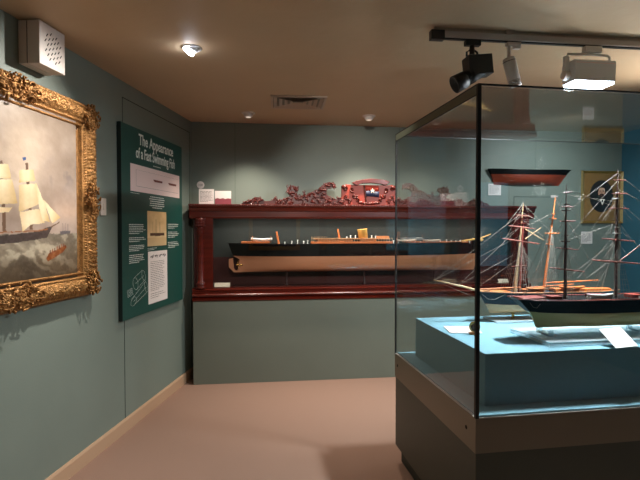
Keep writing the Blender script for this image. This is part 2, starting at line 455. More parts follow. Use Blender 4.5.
SA, SB = -3.16, -1.74                    # frame ends along the wall
pic = thing('framed_painting', 'large gilt framed oil painting of a square rigged ship in rough sea on left wall', 'painting', LW(-2.45, 0.004, 1.08), RZW)
def px(s): return s + 2.45
def pz(z): return z - 1.08
W2 = 0.71; HF = 1.20; FW = 0.20
# backboard and canvas
MB().box(-W2 + 0.05, W2 - 0.05, -0.02, 0.0, 0.05, HF - 0.05).build('backboard', M['mahog_dark'], pic)
def paint(X, Z):
    S = X - 2.45; Zw = Z + 1.08
    n1 = fbm(S * 5 + 3, Zw * 6 + 1); n2 = fbm(S * 14 + 9, Zw * 30 + S * 9, 5); n3 = fbm(S * 60, Zw * 80); n4 = fbm(S * 9 + 31, Zw * 9 + 7, 5)
    t = np.clip((Zw - 1.475) / 0.65, 0, 1)[..., None]
    sky = np.array([186, 164, 150.]) * (1 - t) + np.array([166, 146, 128.]) * t
    glow = np.exp(-(((S + 2.40) / 0.20) ** 2 + ((Zw - 1.86) / 0.22) ** 2))[..., None]
    sky = sky + glow * np.array([52, 48, 40.])
    band = np.exp(-((Zw - 1.60) / 0.06) ** 2)[..., None] * np.clip((S + 2.25) / 0.2, 0, 1)[..., None]
    sky = sky + band * np.array([22, 14, 8.])
    cl = np.clip((n4 - 0.40) * 6, 0, 1) * np.clip((S + 2.27) / 0.12, 0, 1) * np.clip(1 - np.abs(Zw - 1.83 - 0.25 * (S + 2.0)) / 0.13, 0, 1)
    cl2 = np.clip((n1 - 0.36) * 5, 0, 1) * np.clip((-2.40 - S) / 0.15, 0, 1) * np.clip((Zw - 1.92) / 0.10, 0, 1)
    cc = np.clip(cl + cl2, 0, 1)[..., None]
    sky = sky * (1 - 0.60 * cc) + np.array([98, 88, 88.]) * 0.60 * cc
    sky = sky + ((n2 - 0.5) * 16 + (n4 - 0.5) * 34)[..., None]
    hz = 1.475
    wave = np.sin(S * 16 + n4 * 16 + Zw * 52) * 0.5 + 0.5
    dpt = np.clip((hz - Zw) / 0.27, 0, 1)
    sea = np.stack([132 - 46 * dpt, 120 - 54 * dpt, 104 - 60 * dpt], -1) * (0.62 + 0.62 * n4)[..., None]
    foam = np.clip((n2 * 1.1 + wave * 0.45 - 0.78) * 5, 0, 1) * np.clip(1.2 - dpt * 1.1, 0, 1)
    nf = np.exp(-(((S + 2.36) / 0.26) ** 2 + ((Zw - 1.405 + 0.02 * wave) / 0.045) ** 2))
    foam = np.clip(foam * 0.6 + nf * (0.15 + 1.1 * n2), 0, 1)[..., None]
    sea = sea * (1 - 0.8 * foam) + np.array([214, 200, 174.]) * 0.8 * foam + ((n3 - 0.5) * 26)[..., None]
    sky = sky * 0.90 + (n4 - 0.5)[..., None] * 26; sea = sea * 0.92
    out = np.where((Zw > hz + (n3 - 0.5) * 0.006)[..., None], sky, sea)
    def put(poly, c, shade=0.0, jitter=10):
        w1 = (n2 - 0.5) * 0.012
        k = inside(S + w1, Zw + w1, poly)
        zz = [p[1] for p in poly]; lo, hi = min(zz), max(zz)
        xx_ = [p[0] for p in poly]; xa, xb = min(xx_), max(xx_)
        tt = (Zw - lo) / (hi - lo + 1e-6); uu = (S - xa) / (xb - xa + 1e-6)
        sh = np.clip(np.abs(uu - 0.42) * 2 - 0.25, 0, 1) + np.clip(0.30 - tt, 0, 1) * 1.6 + (n4 - 0.5) * 0.6
        cc_ = np.array(c, float) + ((n3 - 0.5) * jitter)[..., None] - shade * sh[..., None] * np.array([0.8, 1.0, 1.35])
        out[k] = cc_[k]
    for m_ in PAINT['masts']: put(m_, (110, 82, 62))
    for h_ in PAINT['hull']: put(h_, (70, 58, 54), 0, 30)
    put([(-2.9, 1.470), (-2.2, 1.499), (-2.2, 1.493), (-2.9, 1.464)], (150, 96, 58))
    for s_ in PAINT['sails']: put(s_, (244, 222, 184), 44)
    put(PAINT['flag'][0], (60, 84, 132))
    rb = [(-2.215, 1.338), (-2.19, 1.368), (-2.05, 1.405), (-2.04, 1.392), (-2.08, 1.362), (-2.20, 1.322)]
    put(rb, (134, 78, 44), 20, 60)
    for k in range(7):
        a = -2.185 + k * 0.019; z0_ = 1.362 + k * 0.0055
        put([(a, z0_), (a + 0.011, z0_ + 0.003), (a + 0.009, z0_ + 0.024), (a + 0.002, z0_ + 0.022)], (150, 84, 56) if k % 2 else (110, 60, 42))
    put([(-2.098, 1.484), (-2.0, 1.490), (-2.006, 1.473), (-2.09, 1.468)], (96, 88, 90))
    for m0 in (-2.075, -2.052, -2.028): put([(m0, 1.484), (m0 + 0.005, 1.484), (m0 + 0.005, 1.53), (m0, 1.53)], (128, 116, 114))
    return out
raster_mesh('canvas', M['paint_art'], pic, -W2 + FW, W2 - FW, 0.12, HF - 0.09, 330, 300, paint, -0.035)
# frame: a carved profile taken round the four sides; v runs from the inner to the outer edge
def frame_sides(W, Ht, FWx, parent, nv=40, du=0.0045, depth=0.085, fancy=True, z0=0.0):
    zc = Ht / 2
    inner_w = W - FWx; 
    def height(v, u, L):
        # v 0 (inner) .. 1 (outer)
        if v < 0.10: h = 0.020 + 0.016 * math.sin(v / 0.10 * PI / 2)
        elif v < 0.22: h = 0.030 - 0.010 * math.sin((v - 0.10) / 0.12 * PI)
        elif v < 0.28: h = 0.040 + 0.010 * math.sin((v - 0.22) / 0.06 * PI)
        elif v < 0.36: h = 0.036
        elif v < 0.42: h = 0.046 + 0.009 * math.sin((v - 0.36) / 0.06 * PI) + (0.004 * math.sin(u * 380) if fancy else 0)
        elif v < 0.86:
            t = (v - 0.42) / 0.44
            h = 0.048 + 0.026 * math.sin(t * PI * 0.9)
            if fancy:
                q = math.sin(u * 210 + 3.0 * math.sin(t * 7 + u * 40)) * math.sin(t * 17 + 2.0 * math.sin(u * 95))
                h += (0.009 * q + 0.004 * math.sin(u * 520 + t * 31)) * math.sin(t * PI) ** 0.5
        elif v < 0.94: h = 0.054 + (0.005 * math.sin(u * 300) if fancy else 0)
        else: h = 0.040 * (1 - (v - 0.94) / 0.06) + 0.004
        return h * depth / 0.085
    for side in range(4):
        horizontal = side % 2 == 0
        Lh = W if horizontal else Ht / 2
        n = int(2 * Lh / du)
        vs = []; fs = []; nvv = nv
        for i in range(n + 1):
            t = -1 + 2 * i / n
            for j in range(nvv + 1):
                v = j / nvv
                half = Lh - FWx * (1 - v)
                a = t * half
                h = height(v, a, Lh)
                if side == 0: p = (a, -h, zc + Ht / 2 - FWx * (1 - v))
                elif side == 2: p = (a, -h, zc - Ht / 2 + FWx * (1 - v))
                elif side == 1: p = (W - FWx * (1 - v), -h, zc + a)
                else: p = (-W + FWx * (1 - v), -h, zc + a)
                vs.append((p[0], p[1], p[2] + z0))
        for i in range(n):
            for j in range(nvv):
                q = i * (nvv + 1) + j
                fs.append((q, q + 1, q + nvv + 2, q + nvv + 1))
        # back strip so that the side is closed at its outer edge
        b = MB(); b.add(vs, fs, True)
        if side == 0: b.box(-W, W, -0.012, 0.0, zc + Ht/2 - FWx, zc + Ht/2)
        elif side == 2: b.box(-W, W, -0.012, 0.0, zc - Ht/2, zc - Ht/2 + FWx)
        elif side == 1: b.box(W - FWx, W, -0.012, 0.0, zc - Ht/2 + FWx, zc + Ht/2 - FWx)
        else: b.box(-W, -W + FWx, -0.012, 0.0, zc - Ht/2 + FWx, zc + Ht/2 - FWx)
        b.build('frame_rail', M['gold'], parent)
frame_sides(W2, HF, FW, pic, depth=0.080)
def cartouche(parent, cx, cz, sx, sz, seed, name='carved_ornament'):
    rr = random.Random(seed); b = MB()
    for k in range(90):
        a = rr.uniform(0, 2 * PI); q = rr.uniform(0.0, 1.0) ** 0.6
        x = cx + math.cos(a) * sx * q; z = cz + math.sin(a) * sz * q
        r = rr.uniform(0.005, 0.010)
        b.ball((x, -0.062 - rr.uniform(0, 0.018) * (1 - 0.5 * q), z), r, rr.uniform(0.7, 2.0), 1.1, rr.uniform(0.5, 1.0), 7, 5, Matrix.Rotation(a + 0.6, 3, 'Y'))
    for k in range(8):
        a = 2 * PI * k / 8 + rr.uniform(-0.2, 0.2); pts = []
        for t in range(10):
            u = t / 9; an = a + u * 3.4; q = 1.0 - 0.55 * u
            pts.append((cx + math.cos(a) * sx * 0.66 + math.cos(an) * sx * 0.26 * q, -0.078 - 0.012 * math.sin(u * PI), cz + math.sin(a) * sz * 0.66 + math.sin(an) * sz * 0.26 * q))
        b.tube(pts, 0.0055, 6, True)
    return b.build(name, M['gold'], parent)
e = 0.085
for i, (cx, cz) in enumerate([(W2 - e, HF - e), (W2 - e, e), (-W2 + e, HF - e), (-W2 + e, e)]):
    cartouche(pic, cx, cz, 0.080, 0.080, 11 + i)
cartouche(pic, 0, HF - 0.078, 0.17, 0.072, 31); cartouche(pic, 0, 0.078, 0.17, 0.072, 32)
cartouche(pic, W2 - 0.075, HF * 0.5, 0.06, 0.12, 33); cartouche(pic, -W2 + 0.075, HF * 0.5, 0.06, 0.12, 34)

# ------------------------------------------------------------------ sounder box on the left wall
t = thing('speaker_box', 'small white perforated speaker box high on left wall above the gilt frame', 'speaker', LW(-2.2525, 0.002, 2.352), RZW)
MB().box(-0.102, 0.102, -0.045, 0, 0, 0.222).build('back_box', M['white_plastic'], t, 0.003)
MB().box(-0.098, 0.098, -0.050, -0.045, 0.004, 0.218).build('joint', M['hole'], t)
fc = MB().box(-0.102, 0.102, -0.118, -0.050, 0, 0.222).build('front_cover', M['white_plastic'], t, 0.003)
b = MB()
for x, z in [(-0.0439, 0.164), (-0.0146, 0.1772), (-0.0556, 0.1342), (-0.0264, 0.147), (0.0029, 0.1585), (0.0287, 0.1712), (-0.0369, 0.1167), (-0.0111, 0.1281), (0.017, 0.1406), (0.0439, 0.1536), (-0.0533, 0.0838), (-0.024, 0.0961), (0.0041, 0.1082), (0.0334, 0.1225), (0.0615, 0.1352), (-0.0357, 0.0648), (-0.0064, 0.0769), (0.0205, 0.09), (0.0474, 0.1026), (-0.0205, 0.0455), (0.0088, 0.0583), (0.0381, 0.0729), (0.065, 0.087), (0.024, 0.0394), (0.0521, 0.0535)]:
    b.prism([(x - 0.0085, z - 0.0075), (x - 0.004, z - 0.0095), (x + 0.0085, z + 0.0075), (x + 0.004, z + 0.0095)], -0.1192, -0.117)
b.build('sound_slots', M['hole'], fc)

# ------------------------------------------------------------------ light switch plate
t = thing('switch_plate', 'small white switch plate on left wall between gilt frame and green poster', 'switch', LW(-1.60, 0.001, 1.65), RZW)
MB().box(-0.032, 0.032, -0.010, 0, -0.058, 0.058).build('plate', M['white_plastic'], t, 0.003)
MB().box(-0.011, 0.011, -0.014, -0.010, -0.02, 0.02).build('rocker', M['white_plastic'], t, 0.001)

# ------------------------------------------------------------------ green poster
po = thing('information_board', 'tall dark green information panel with white title and pictures on left wall', 'information panel', LW(-0.88, 0.002, 0.835), RZW)
def qx(s): return s + 0.88
def qz(z): return z - 0.835
MB().box(qx(-1.408), qx(-0.325), -0.030, 0, 0, 1.432).build('board', M['poster'], po, 0.001)
MB().box(qx(-1.412), qx(-1.4082), -0.0302, 0, 0, 1.432).build('board_edge', M['poster_edge'], po)
YF = -0.0304
text_part('title', 'The Appearance', 0.118, qx(-0.835), qz(2.150), YF, M['white_ink'], po, 0.80, bold=0.002)
text_part('title', 'of a Fast Swimming Fish', 0.116, qx(-0.84), qz(2.045), YF, M['white_ink'], po, 0.64, bold=0.002)
for (xa, xb, za, zb, n, h_, al) in ((-0.96, -0.72, 2.008, 2.022, 1, 0.007, 'C'), (-1.28, -1.05, 1.765, 1.777, 1, 0.004, 'L'), (-0.99, -0.70, 1.665, 1.77, 6, 0.0065, 'C'),
        (-1.31, -1.05, 1.46, 1.54, 6, 0.0048, 'L'), (-1.31, -1.05, 1.40, 1.44, 3, 0.0048, 'L'), (-1.31, -1.05, 1.33, 1.38, 4, 0.0048, 'L'), (-1.31, -1.05, 1.24, 1.31, 5, 0.0048, 'L'),
        (-0.64, -0.40, 1.50, 1.55, 3, 0.0048, 'L'), (-0.64, -0.40, 1.42, 1.48, 4, 0.0048, 'L'), (-0.64, -0.40, 1.33, 1.39, 4, 0.0048, 'L'), (-1.02, -0.83, 1.325, 1.35, 2, 0.004, 'L')):
    word_lines(MB(), qx(xa), qx(xb), qz(za), qz(zb), n, YF, h_, al).build('text_block', M['white_ink'], po)
# line sketches of hull shapes
b = MB()
def wire(pts, r=0.0008, cl=True):
    pts = [(qx(x), YF, qz(z)) for x, z in pts]
    if cl: pts = pts + [pts[0]]
    for p, q in zip(pts[:-1], pts[1:]): b.cyl(p, q, r, r, 4, False)
def ell(cx, cz, a, c, rot, n=16):
    return [(cx + a*math.cos(2*PI*i/n)*math.cos(rot) - c*math.sin(2*PI*i/n)*math.sin(rot), cz + a*math.cos(2*PI*i/n)*math.sin(rot) + c*math.sin(2*PI*i/n)*math.cos(rot)) for i in range(n)]
wire(ell(-1.22, 1.085, 0.035, 0.05, 0.5)); wire(ell(-1.09, 1.135, 0.025, 0.045, 0.5))
wire([(-1.24, 1.13), (-1.12, 1.178)], cl=False); wire([(-1.20, 1.04), (-1.07, 1.10)], cl=False); wire([(-1.22, 1.085), (-1.09, 1.135)], cl=False)
wire(ell(-1.25, 0.955, 0.045, 0.03, 0.4)); wire(ell(-1.05, 1.04, 0.022, 0.045, 0.4))
wire([(-1.28, 0.975), (-1.06, 1.085)], cl=False); wire([(-1.21, 0.94), (-1.03, 1.0)], cl=False); wire([(-1.25, 0.955), (-1.05, 1.04)], cl=False)
for k in range(6): wire([(-1.35 + 0.002*k, 1.045 - k*0.010), (-1.27 + 0.003*k, 1.058 - k*0.009)], cl=False)
b.build('line_sketch', M['white_ink'], po)
c1 = MB().box(qx(-1.283), qx(-0.388), -0.0315, -0.030, qz(1.785), qz(1.99)).build('picture_print', M['pinkcard'], po)
b = MB(); y = -0.0318
for (a, c, d, e2) in ((-1.20, -0.42, 1.826, 1.828), (-1.20, -0.42, 1.952, 1.953), (-1.20, -1.198, 1.826, 1.953)):
    b.box(qx(a), qx(c), y - 0.0003, y, qz(d), qz(e2))
b.build('print_border', M['greyink'], c1)
for sx in (-0.83, -0.545):
    MB().prism([(qx(sx - 0.085), qz(1.905)), (qx(sx + 0.085), qz(1.905)), (qx(sx + 0.08), qz(1.888)), (qx(sx - 0.06), qz(1.886)), (qx(sx - 0.078), qz(1.896))], y - 0.0004, y).build('ship_silhouette', M['reddeck'], c1)
def sepia(X, Z):
    Zw = Z + 0.835; n = fbm(X * 14, Zw * 18)
    t = (Zw - 1.36) / 0.285
    c = np.stack([226 - 10 * t, 196 - 16 * t, 150 - 22 * t], -1) + ((n - 0.5) * 30)[..., None]
    s = X - 0.88
    k = (np.abs(Zw - 1.455 - 0.1 * (s + 0.84) ** 2) < 0.012) & (np.abs(s + 0.845) < 0.13); c[k] = (84, 56, 38)
    for mx, mh in ((-0.93, 0.10), (-0.87, 0.12), (-0.80, 0.10)):
        k = (np.abs(s - mx) < 0.0025) & (Zw > 1.46) & (Zw < 1.46 + mh); c[k] = (128, 96, 66)
    k = (Zw < 1.43); c[k] = c[k] - 26 * n[k][..., None]
    return c
raster_mesh('sepia_photograph', M['photo_art'], po, qx(-1.023), qx(-0.673), qz(1.36), qz(1.645), 110, 90, sepia, -0.0312)
l1 = MB().box(qx(-1.015), qx(-0.662), -0.0315, -0.030, qz(0.893), qz(1.318)).build('letter_print', M['card'], po)
b = MB(); x = -0.985
random.seed(3)
pts = []
for wv in ((-0.975, -0.925), (-0.90, -0.845), (-0.825, -0.76), (-0.745, -0.695)):
    pts = [(qx(wv[0] + (wv[1] - wv[0]) * k / 10), -0.0318, qz(1.275 + random.uniform(-0.014, 0.016))) for k in range(11)]
    b.tube(pts, 0.0022, 4)
b.build('handwriting', M['ink'], l1)
for za, zb, n in ((0.99, 1.24, 17), (0.93, 0.98, 3)):
    word_lines(MB(), qx(-0.975), qx(-0.705), qz(za), qz(zb), n, -0.0316, 0.004, 'L', 0.03).build('letter_text', M['greyink'], l1)

# ------------------------------------------------------------------ ceiling fittings
t = thing('eyeball_downlight', 'bright eyeball downlight recessed in ceiling, aimed toward the left wall', 'downlight', (-0.41, 2.93, H))
MB().lathe([(0.058, 0.0), (0.060, -0.004), (0.052, -0.008), (0.044, -0.004), (0.044, 0.0)], n=28).build('bezel', M['white_metal'], t)
MB().ball((0, 0, -0.006), 0.040, 1, 1, 0.6, 20, 12).build('eyeball', M['white_metal'], t)
b = MB(Matrix.Rotation(R(38), 4, 'Y') @ Matrix.Translation((0, 0, -0.032))); b.lathe([(0.033, 0.006), (0.034, 0.0), (0.028, -0.006)], n=24)
b.build('lamp_face', M['glow_eye'], t)
for i, (x, y, lb) in enumerate(((-0.12, 4.49, 'small round white downlight in ceiling left of the square air vent'), (1.02, 4.47, 'small round white downlight in ceiling right of the square air vent'))):
    t = thing('downlight', lb, 'downlight', (x, y, H))
    MB().lathe([(0.062, 0.0), (0.064, -0.006), (0.050, -0.010), (0.048, 0.0)], n=24).build('bezel', M['white_plastic'], t)
    MB().lathe([(0.046, 0.0), (0.045, -0.020), (0.036, -0.036), (0.030, -0.040)], n=24).build('lamp_housing', M['white_plastic'], t)
    MB().lathe([(0.026, -0.040), (0.022, -0.043)], n=20).build('lens', M['glow_warm'], t)
# air vent: stepped square diffuser
t = thing('air_vent', 'square beige air diffuser with nested louvres in the ceiling', 'vent', (0.31, 4.05, H), R(-2))
def ring(b, x0, y0, wd, z0, z1, lean):
    for sx, sy in ((1, 0), (-1, 0), (0, 1), (0, -1)):
        if sx:
            b.add([(sx*x0, -y0, z0), (sx*(x0-wd), -(y0-wd), z1), (sx*(x0-wd), (y0-wd), z1), (sx*x0, y0, z0),
                   (sx*(x0-0.003), -y0, z0+0.002), (sx*(x0-wd-0.003), -(y0-wd), z1+0.002), (sx*(x0-wd-0.003), (y0-wd), z1+0.002), (sx*(x0-0.003), y0, z0+0.002)],
                  [(0,1,2,3), (7,6,5,4), (0,4,5,1), (3,2,6,7)])
        else:
            b.add([(-x0, sy*y0, z0), (-(x0-wd), sy*(y0-wd), z1), ((x0-wd), sy*(y0-wd), z1), (x0, sy*y0, z0),
                   (-x0, sy*(y0-0.003), z0+0.002), (-(x0-wd), sy*(y0-wd-0.003), z1+0.002), ((x0-wd), sy*(y0-wd-0.003), z1+0.002), (x0, sy*(y0-0.003), z0+0.002)],
                  [(0,1,2,3), (7,6,5,4), (0,4,5,1), (3,2,6,7)])
b = MB(); b.box(-0.23, 0.23, -0.195, -0.175, -0.014, 0); b.box(-0.23, 0.23, 0.175, 0.195, -0.014, 0); b.box(-0.23, -0.21, -0.175, 0.175, -0.014, 0); b.box(0.21, 0.23, -0.175, 0.175, -0.014, 0)
b.build('vent_frame', M['vent'], t)
MB().box(-0.209, 0.209, -0.174, 0.174, -0.002, 0).build('vent_throat', M['bronze'], t)
for k in range(4):
    b = MB(); ring(b, 0.180 - k * 0.045, 0.148 - k * 0.037, -0.024, -0.003, -0.016, 0); b.build('louvre', M['vent'], t)

# ------------------------------------------------------------------ lighting track and its three lamps
tr = thing('lighting_track', 'grey ceiling lighting track with black end cap above the glass case', 'lighting track', (0.90, 2.48, 2.52))
MB().box(0.07, 2.9, -0.018, 0.018, 0.006, 0.040).build('rail', M['grey_metal'], tr, 0.002)
MB().box(0.02, 2.9, -0.010, 0.010, 0.0, 0.006).build('conductor_slot', M['black'], tr)
MB().box(0, 0.075, -0.020, 0.020, -0.006, 0.044).build('end_cap', M['black'], tr, 0.002)
b = MB(); b.box(0.42, 0.47, -0.022, 0.022, 0.038, 0.060); b.box(1.9, 1.95, -0.022, 0.022, 0.038, 0.060); b.box(0.02, 2.9, -0.006, 0.006, 0.040, 0.060)
b.build('ceiling_bracket', M['vent'], tr)

t = thing('track_projector_spot', 'black boxy track spotlight with lens barrel, left end of the track', 'spotlight', (1.135, 2.48, 2.52))
MB().box(-0.04, 0.045, -0.016, 0.016, -0.028, -0.001).build('track_adaptor', M['black_plastic'], t, 0.002)
b = MB(); b.cyl((0.0, 0, -0.025), (0.0, 0, -0.075), 0.014, n=14)
b.tube([(-0.03, 0, -0.085), (-0.03, 0, -0.062), (-0.015, 0, -0.052), (0.015, 0, -0.052), (0.03, 0, -0.062), (0.03, 0, -0.085)], 0.006, 6)
b.build('yoke', M['black'], t)
hd = MB(Matrix.Translation((0.02, 0, -0.085)) @ Matrix.Rotation(R(-6), 4, 'Y')).box(-0.06, 0.075, -0.045, 0.045, -0.105, 0).build('gear_box', M['black'], t, 0.004)
mt = Matrix.Translation((0.0, -0.01, -0.19)) @ Matrix.Rotation(R(62), 4, 'Y')
b = MB(mt); b.lathe([(0.034, 0.065), (0.036, 0.0), (0.036, -0.045), (0.046, -0.05), (0.048, -0.115), (0.041, -0.117), (0.038, -0.10)], n=24)
ba = b.build('lens_barrel', M['black'], t)
b = MB(mt)
for k in range(5): b.lathe([(0.038, -0.002 - k*0.009), (0.040, -0.004 - k*0.009), (0.038, -0.006 - k*0.009)], n=24)
b.build('focus_rings', M['black_plastic'], ba)

t = thing('track_cylinder_spot', 'white cylindrical track spotlight between black projector and floodlight', 'spotlight', (1.36, 2.48, 2.52))
b = MB(); b.box(-0.028, 0.05, -0.016, 0.016, -0.020, -0.001); b.box(0.012, 0.05, -0.012, 0.012, -0.034, -0.018)
b.build('track_adaptor', M['white_plastic'], t, 0.002)
MB().cyl((-0.012, 0, -0.018), (-0.012, 0, -0.095), 0.010, n=14).build('stem', M['white_plastic'], t)
mt = Matrix.Translation((-0.015, 0, -0.085)) @ Matrix.Rotation(R(-16), 4, 'Y')
b = MB(mt); b.lathe([(0.020, 0.004), (0.030, 0.0), (0.034, -0.012), (0.034, -0.120), (0.031, -0.122), (0.028, -0.118)], n=24)
ca = b.build('lamp_can', M['white_plastic'], t)
b = MB(mt); b.lathe([(0.0345, -0.016), (0.0352, -0.018), (0.0345, -0.020)], n=24); b.build('can_ring', M['greyink'], ca)
b = MB(mt)
for k in range(4): b.lathe([(0.029, -0.120 - k*0.010), (0.033, -0.122 - k*0.010), (0.033, -0.127 - k*0.010), (0.029, -0.128 - k*0.010)], n=24)
b.build('louvre_ring', M['grey_metal'], t)

t = thing('track_floodlight', 'white box floodlight with glowing tube on the track, above the ship models', 'floodlight', (1.835, 2.48, 2.52))
MB().box(-0.045, 0.055, -0.018, 0.018, -0.034, -0.001).build('track_adaptor', M['white_metal'], t, 0.002)
b = MB(); b.tube([(-0.150, 0, -0.185), (-0.150, 0, -0.06), (-0.140, 0, -0.046), (0.0, 0, -0.042), (0.10, 0, -0.046), (0.112, 0, -0.056), (0.112, 0, -0.10)], 0.0075, 8)
b.box(-0.162, -0.138, -0.012, 0.012, -0.19, -0.06)
b.build('yoke', M['white_metal'], t)
b = MB(); b.cyl((-0.168, 0, -0.165), (-0.125, 0, -0.165), 0.024, n=20); b.build('tilt_knob', M['white_plastic'], t)
b = MB(); b.sweep_x([(-0.055, -0.205), (-0.060, -0.100), (-0.050, -0.090), (0.050, -0.090), (0.060, -0.100), (0.055, -0.205)], -0.135, 0.108)
hb = b.build('housing', M['white_metal'], t, 0.003)
MB().box(-0.128, 0.101, -0.050, 0.050, -0.218, -0.204).build('tube_cover', M['glow_cool'], hb)
MB().box(-0.13, 0.10, -0.062, -0.058, -0.112, -0.108).build('housing_rib', M['pinkcard'], hb)

# ------------------------------------------------------------------ wall pieces on the back wall
def hull_mesh(L, beam, depth, sheer=0.03, bow_rake=0.18, stern_rake=0.10, rocker=0.0, half=0, nst=44, nsec=12, fill=0.75, stern_full=0.5, wl=None, keel_bow=None):
    """stations along x (0 stern .. L bow).  returns rows of points (upper edge first) for both sides"""
    rows = []
    for i in range(nst + 1):
        t = i / nst
        w_ = 1.0
        if t > 1 - 0.30: w_ = max(0.0, math.cos((t - 0.70) / 0.30 * PI / 2)) ** 0.85
        if t < 0.22: w_ = stern_full + (1 - stern_full) * math.sin(t / 0.22 * PI / 2)
        ztop = sheer * ((t - 0.45) / 0.55) ** 2
        sec = []
        for j in range(nsec + 1):
            u = j / nsec                         # 0 rail .. 1 keel
            z = ztop * (1 - u) - depth * u
            # waterline fullness narrows below towards the ends
            fine = 1.0
            if t > 0.60: fine = 1 - ((t - 0.60) / 0.40) ** 1.4 * u ** 0.7
            if t < 0.34: fine = min(fine, 1 - ((0.34 - t) / 0.34) ** 1.2 * u ** 0.9 * 0.97)
            hw = beam / 2 * w_ * max(fine, 0.02) * max(0.0, 1 - u ** (2.2 + 3 * fill)) ** 0.6
            # overhangs: shift of the ends with depth
            x = t * L
            k = u ** 0.85
            x = x + (-bow_rake * k) * max(0, (t - 0.5) / 0.5) ** 2 + (stern_rake * k) * max(0, (0.5 - t) / 0.5) ** 2
            sec.append((x, max(hw, 0.002), z))
        rows.append(sec)
    return rows
def hull_parts(rows, split, mats, parent, half=0, flip=False, names=('topsides', 'bottom')):
    nst = len(rows) - 1; nsec = len(rows[0]) - 1
    def skin(j0, j1, name, material, cap):
        b = MB(); vs = []; fs = []
        sides = [1, -1] if not half else [half]
        for sd in sides:
            o0 = len(vs)
            for r in rows:
                for j in range(j0, j1 + 1):
                    x, hw, z = r[j]
                    vs.append((x, sd * hw, z))
            m = j1 - j0 + 1
            for i in range(nst):
                for j in range(m - 1):
                    q = o0 + i*m + j; fs.append((q, q + 1, q + m + 1, q + m))
        b.add(vs, fs, True)
        # ends, deck or flat back
        if not half:
            m = j1 - j0 + 1; N0 = (nst + 1) * m
            for i in (0, nst):
                b.add([vs[i*m + j] for j in range(m)] + [vs[N0 + i*m + j] for j in range(m - 1, -1, -1)], [tuple(range(2*m))])
            for i in range(nst):
                if cap: b.add([vs[i*m], vs[(i+1)*m], vs[N0 + (i+1)*m], vs[N0 + i*m]], [(0,1,2,3)])
        else:
            m = j1 - j0 + 1
            for i in range(nst):
                for j in range(m - 1):
                    q = [vs[i*m+j], vs[i*m+j+1], vs[(i+1)*m+j+1], vs[(i+1)*m+j]]
                    b.add([(p[0], 0, p[2]) for p in q], [(0,1,2,3)])
                b.add([vs[i*m], vs[(i+1)*m], (vs[(i+1)*m][0], 0, vs[(i+1)*m][2]), (vs[i*m][0], 0, vs[i*m][2])], [(0,1,2,3)])
        ob = b.build(name, material, parent)
        return ob
    a = skin(0, split, names[0], mats[0], True)
    c = skin(split, nsec, names[1], mats[1], False)
    return a, c

hm = thing('half_hull_model', 'wall mounted half hull model, black above rust red, beside the oval portrait', 'model', (2.44, 4.925, 2.145))
rows = hull_mesh(0.985, 0.17, 0.165, 0.012, 0.15, 0.075, half=-1, stern_full=0.55, nst=50)
hull_parts(rows, 4, (M['blackhull'], M['rust']), hm, half=-1)

def card(name, label, cat, loc, w_, h_, rz=0.0, th=0.004, material=None, lines=7, tilt=0.0, ink=None, base=None, lh=0.004, word=0.02):
    t = thing(name, label, cat, loc, rz)
    m_ = Matrix.Rotation(tilt, 4, 'X')
    b = MB(m_).box(-w_/2, w_/2, -th, 0, 0, h_); c = b.build('card', material or M['card'], t)
    if lines:
        b = MB(m_); word_lines(b, -w_/2 * 0.84, w_/2 * 0.84, h_ * 0.12, h_ * 0.88, lines, -th - 0.0002, lh, 'L', word)
        b.build('print', ink or M['greyink'], t)
    return t
card('wall_label', 'small white text label on back wall under the half hull model', 'label', (2.525, 4.927, 1.868), 0.145, 0.125)
card('wall_label', 'square white text label on back wall under the oval portrait', 'label', (3.62, 4.927, 1.335), 0.135, 0.135)
t = thing('sticker', 'tiny white sticker on back wall left of the oval portrait', 'sticker', (3.215, 4.928, 1.862))
MB().box(-0.03, 0.03, -0.003, 0, -0.012, 0.012).build('tab', M['card'], t); MB().box(0.034, 0.05, -0.004, 0, -0.008, 0.008).build('tab_end', M['card'], t)
t = thing('wall_disc', 'tiny round white disc on back wall at the left edge of the portrait frame', 'disc', (3.527, 4.928, 1.835))
MB().lathe([(0.014, 0), (0.014, -0.003), (0.010, -0.004)], n=18, axis='Y').build('disc', M['card'], t)
t = thing('number_disc', 'round white numbered disc on back wall above the glazed cabinet left end', 'disc', (-0.612, 4.927, 1.945))
MB().lathe([(0.038, 0), (0.038, -0.003), (0.036, -0.004)], n=28, axis='Y').build('disc', M['card'], t)
text_part('number', '100', 0.034, 0, -0.012, -0.0048, M['greyink'], t, 0.9)

# portrait
pf = thing('framed_portrait', 'gilt framed oval portrait of a bearded man in dark coat on back wall', 'portrait', (3.795, 4.927, 1.562))
PW, PH, PB = 0.25, 0.59, 0.030
for sg in (-1, 1):
    b = MB(); b.add([(sg*PW, 0, 0), (sg*(PW-PB), 0, PB), (sg*(PW-PB), 0, PH-PB), (sg*PW, 0, PH), (sg*(PW-0.004), -0.028, 0.004), (sg*(PW-PB), -0.014, PB), (sg*(PW-PB), -0.014, PH-PB), (sg*(PW-0.004), -0.028, PH-0.004)],
        [(0,1,2,3), (4,5,6,7), (0,4,7,3), (1,5,6,2), (0,1,5,4), (3,2,6,7)]); b.build('frame_rail', M['gold_light'], pf)
for (za, zb) in ((0, PB), (PH, PH-PB)):
    s2 = 1 if za == 0 else -1
    b = MB(); b.add([(-PW, 0, za), (-PW+PB, 0, zb), (PW-PB, 0, zb), (PW, 0, za), (-PW+0.004, -0.028, za+s2*0.004), (-PW+PB, -0.014, zb), (PW-PB, -0.014, zb), (PW-0.004, -0.028, za+s2*0.004)],
        [(0,1,2,3), (4,5,6,7), (0,4,7,3), (1,5,6,2), (0,1,5,4), (3,2,6,7)]); b.build('frame_rail', M['gold_flat'], pf)
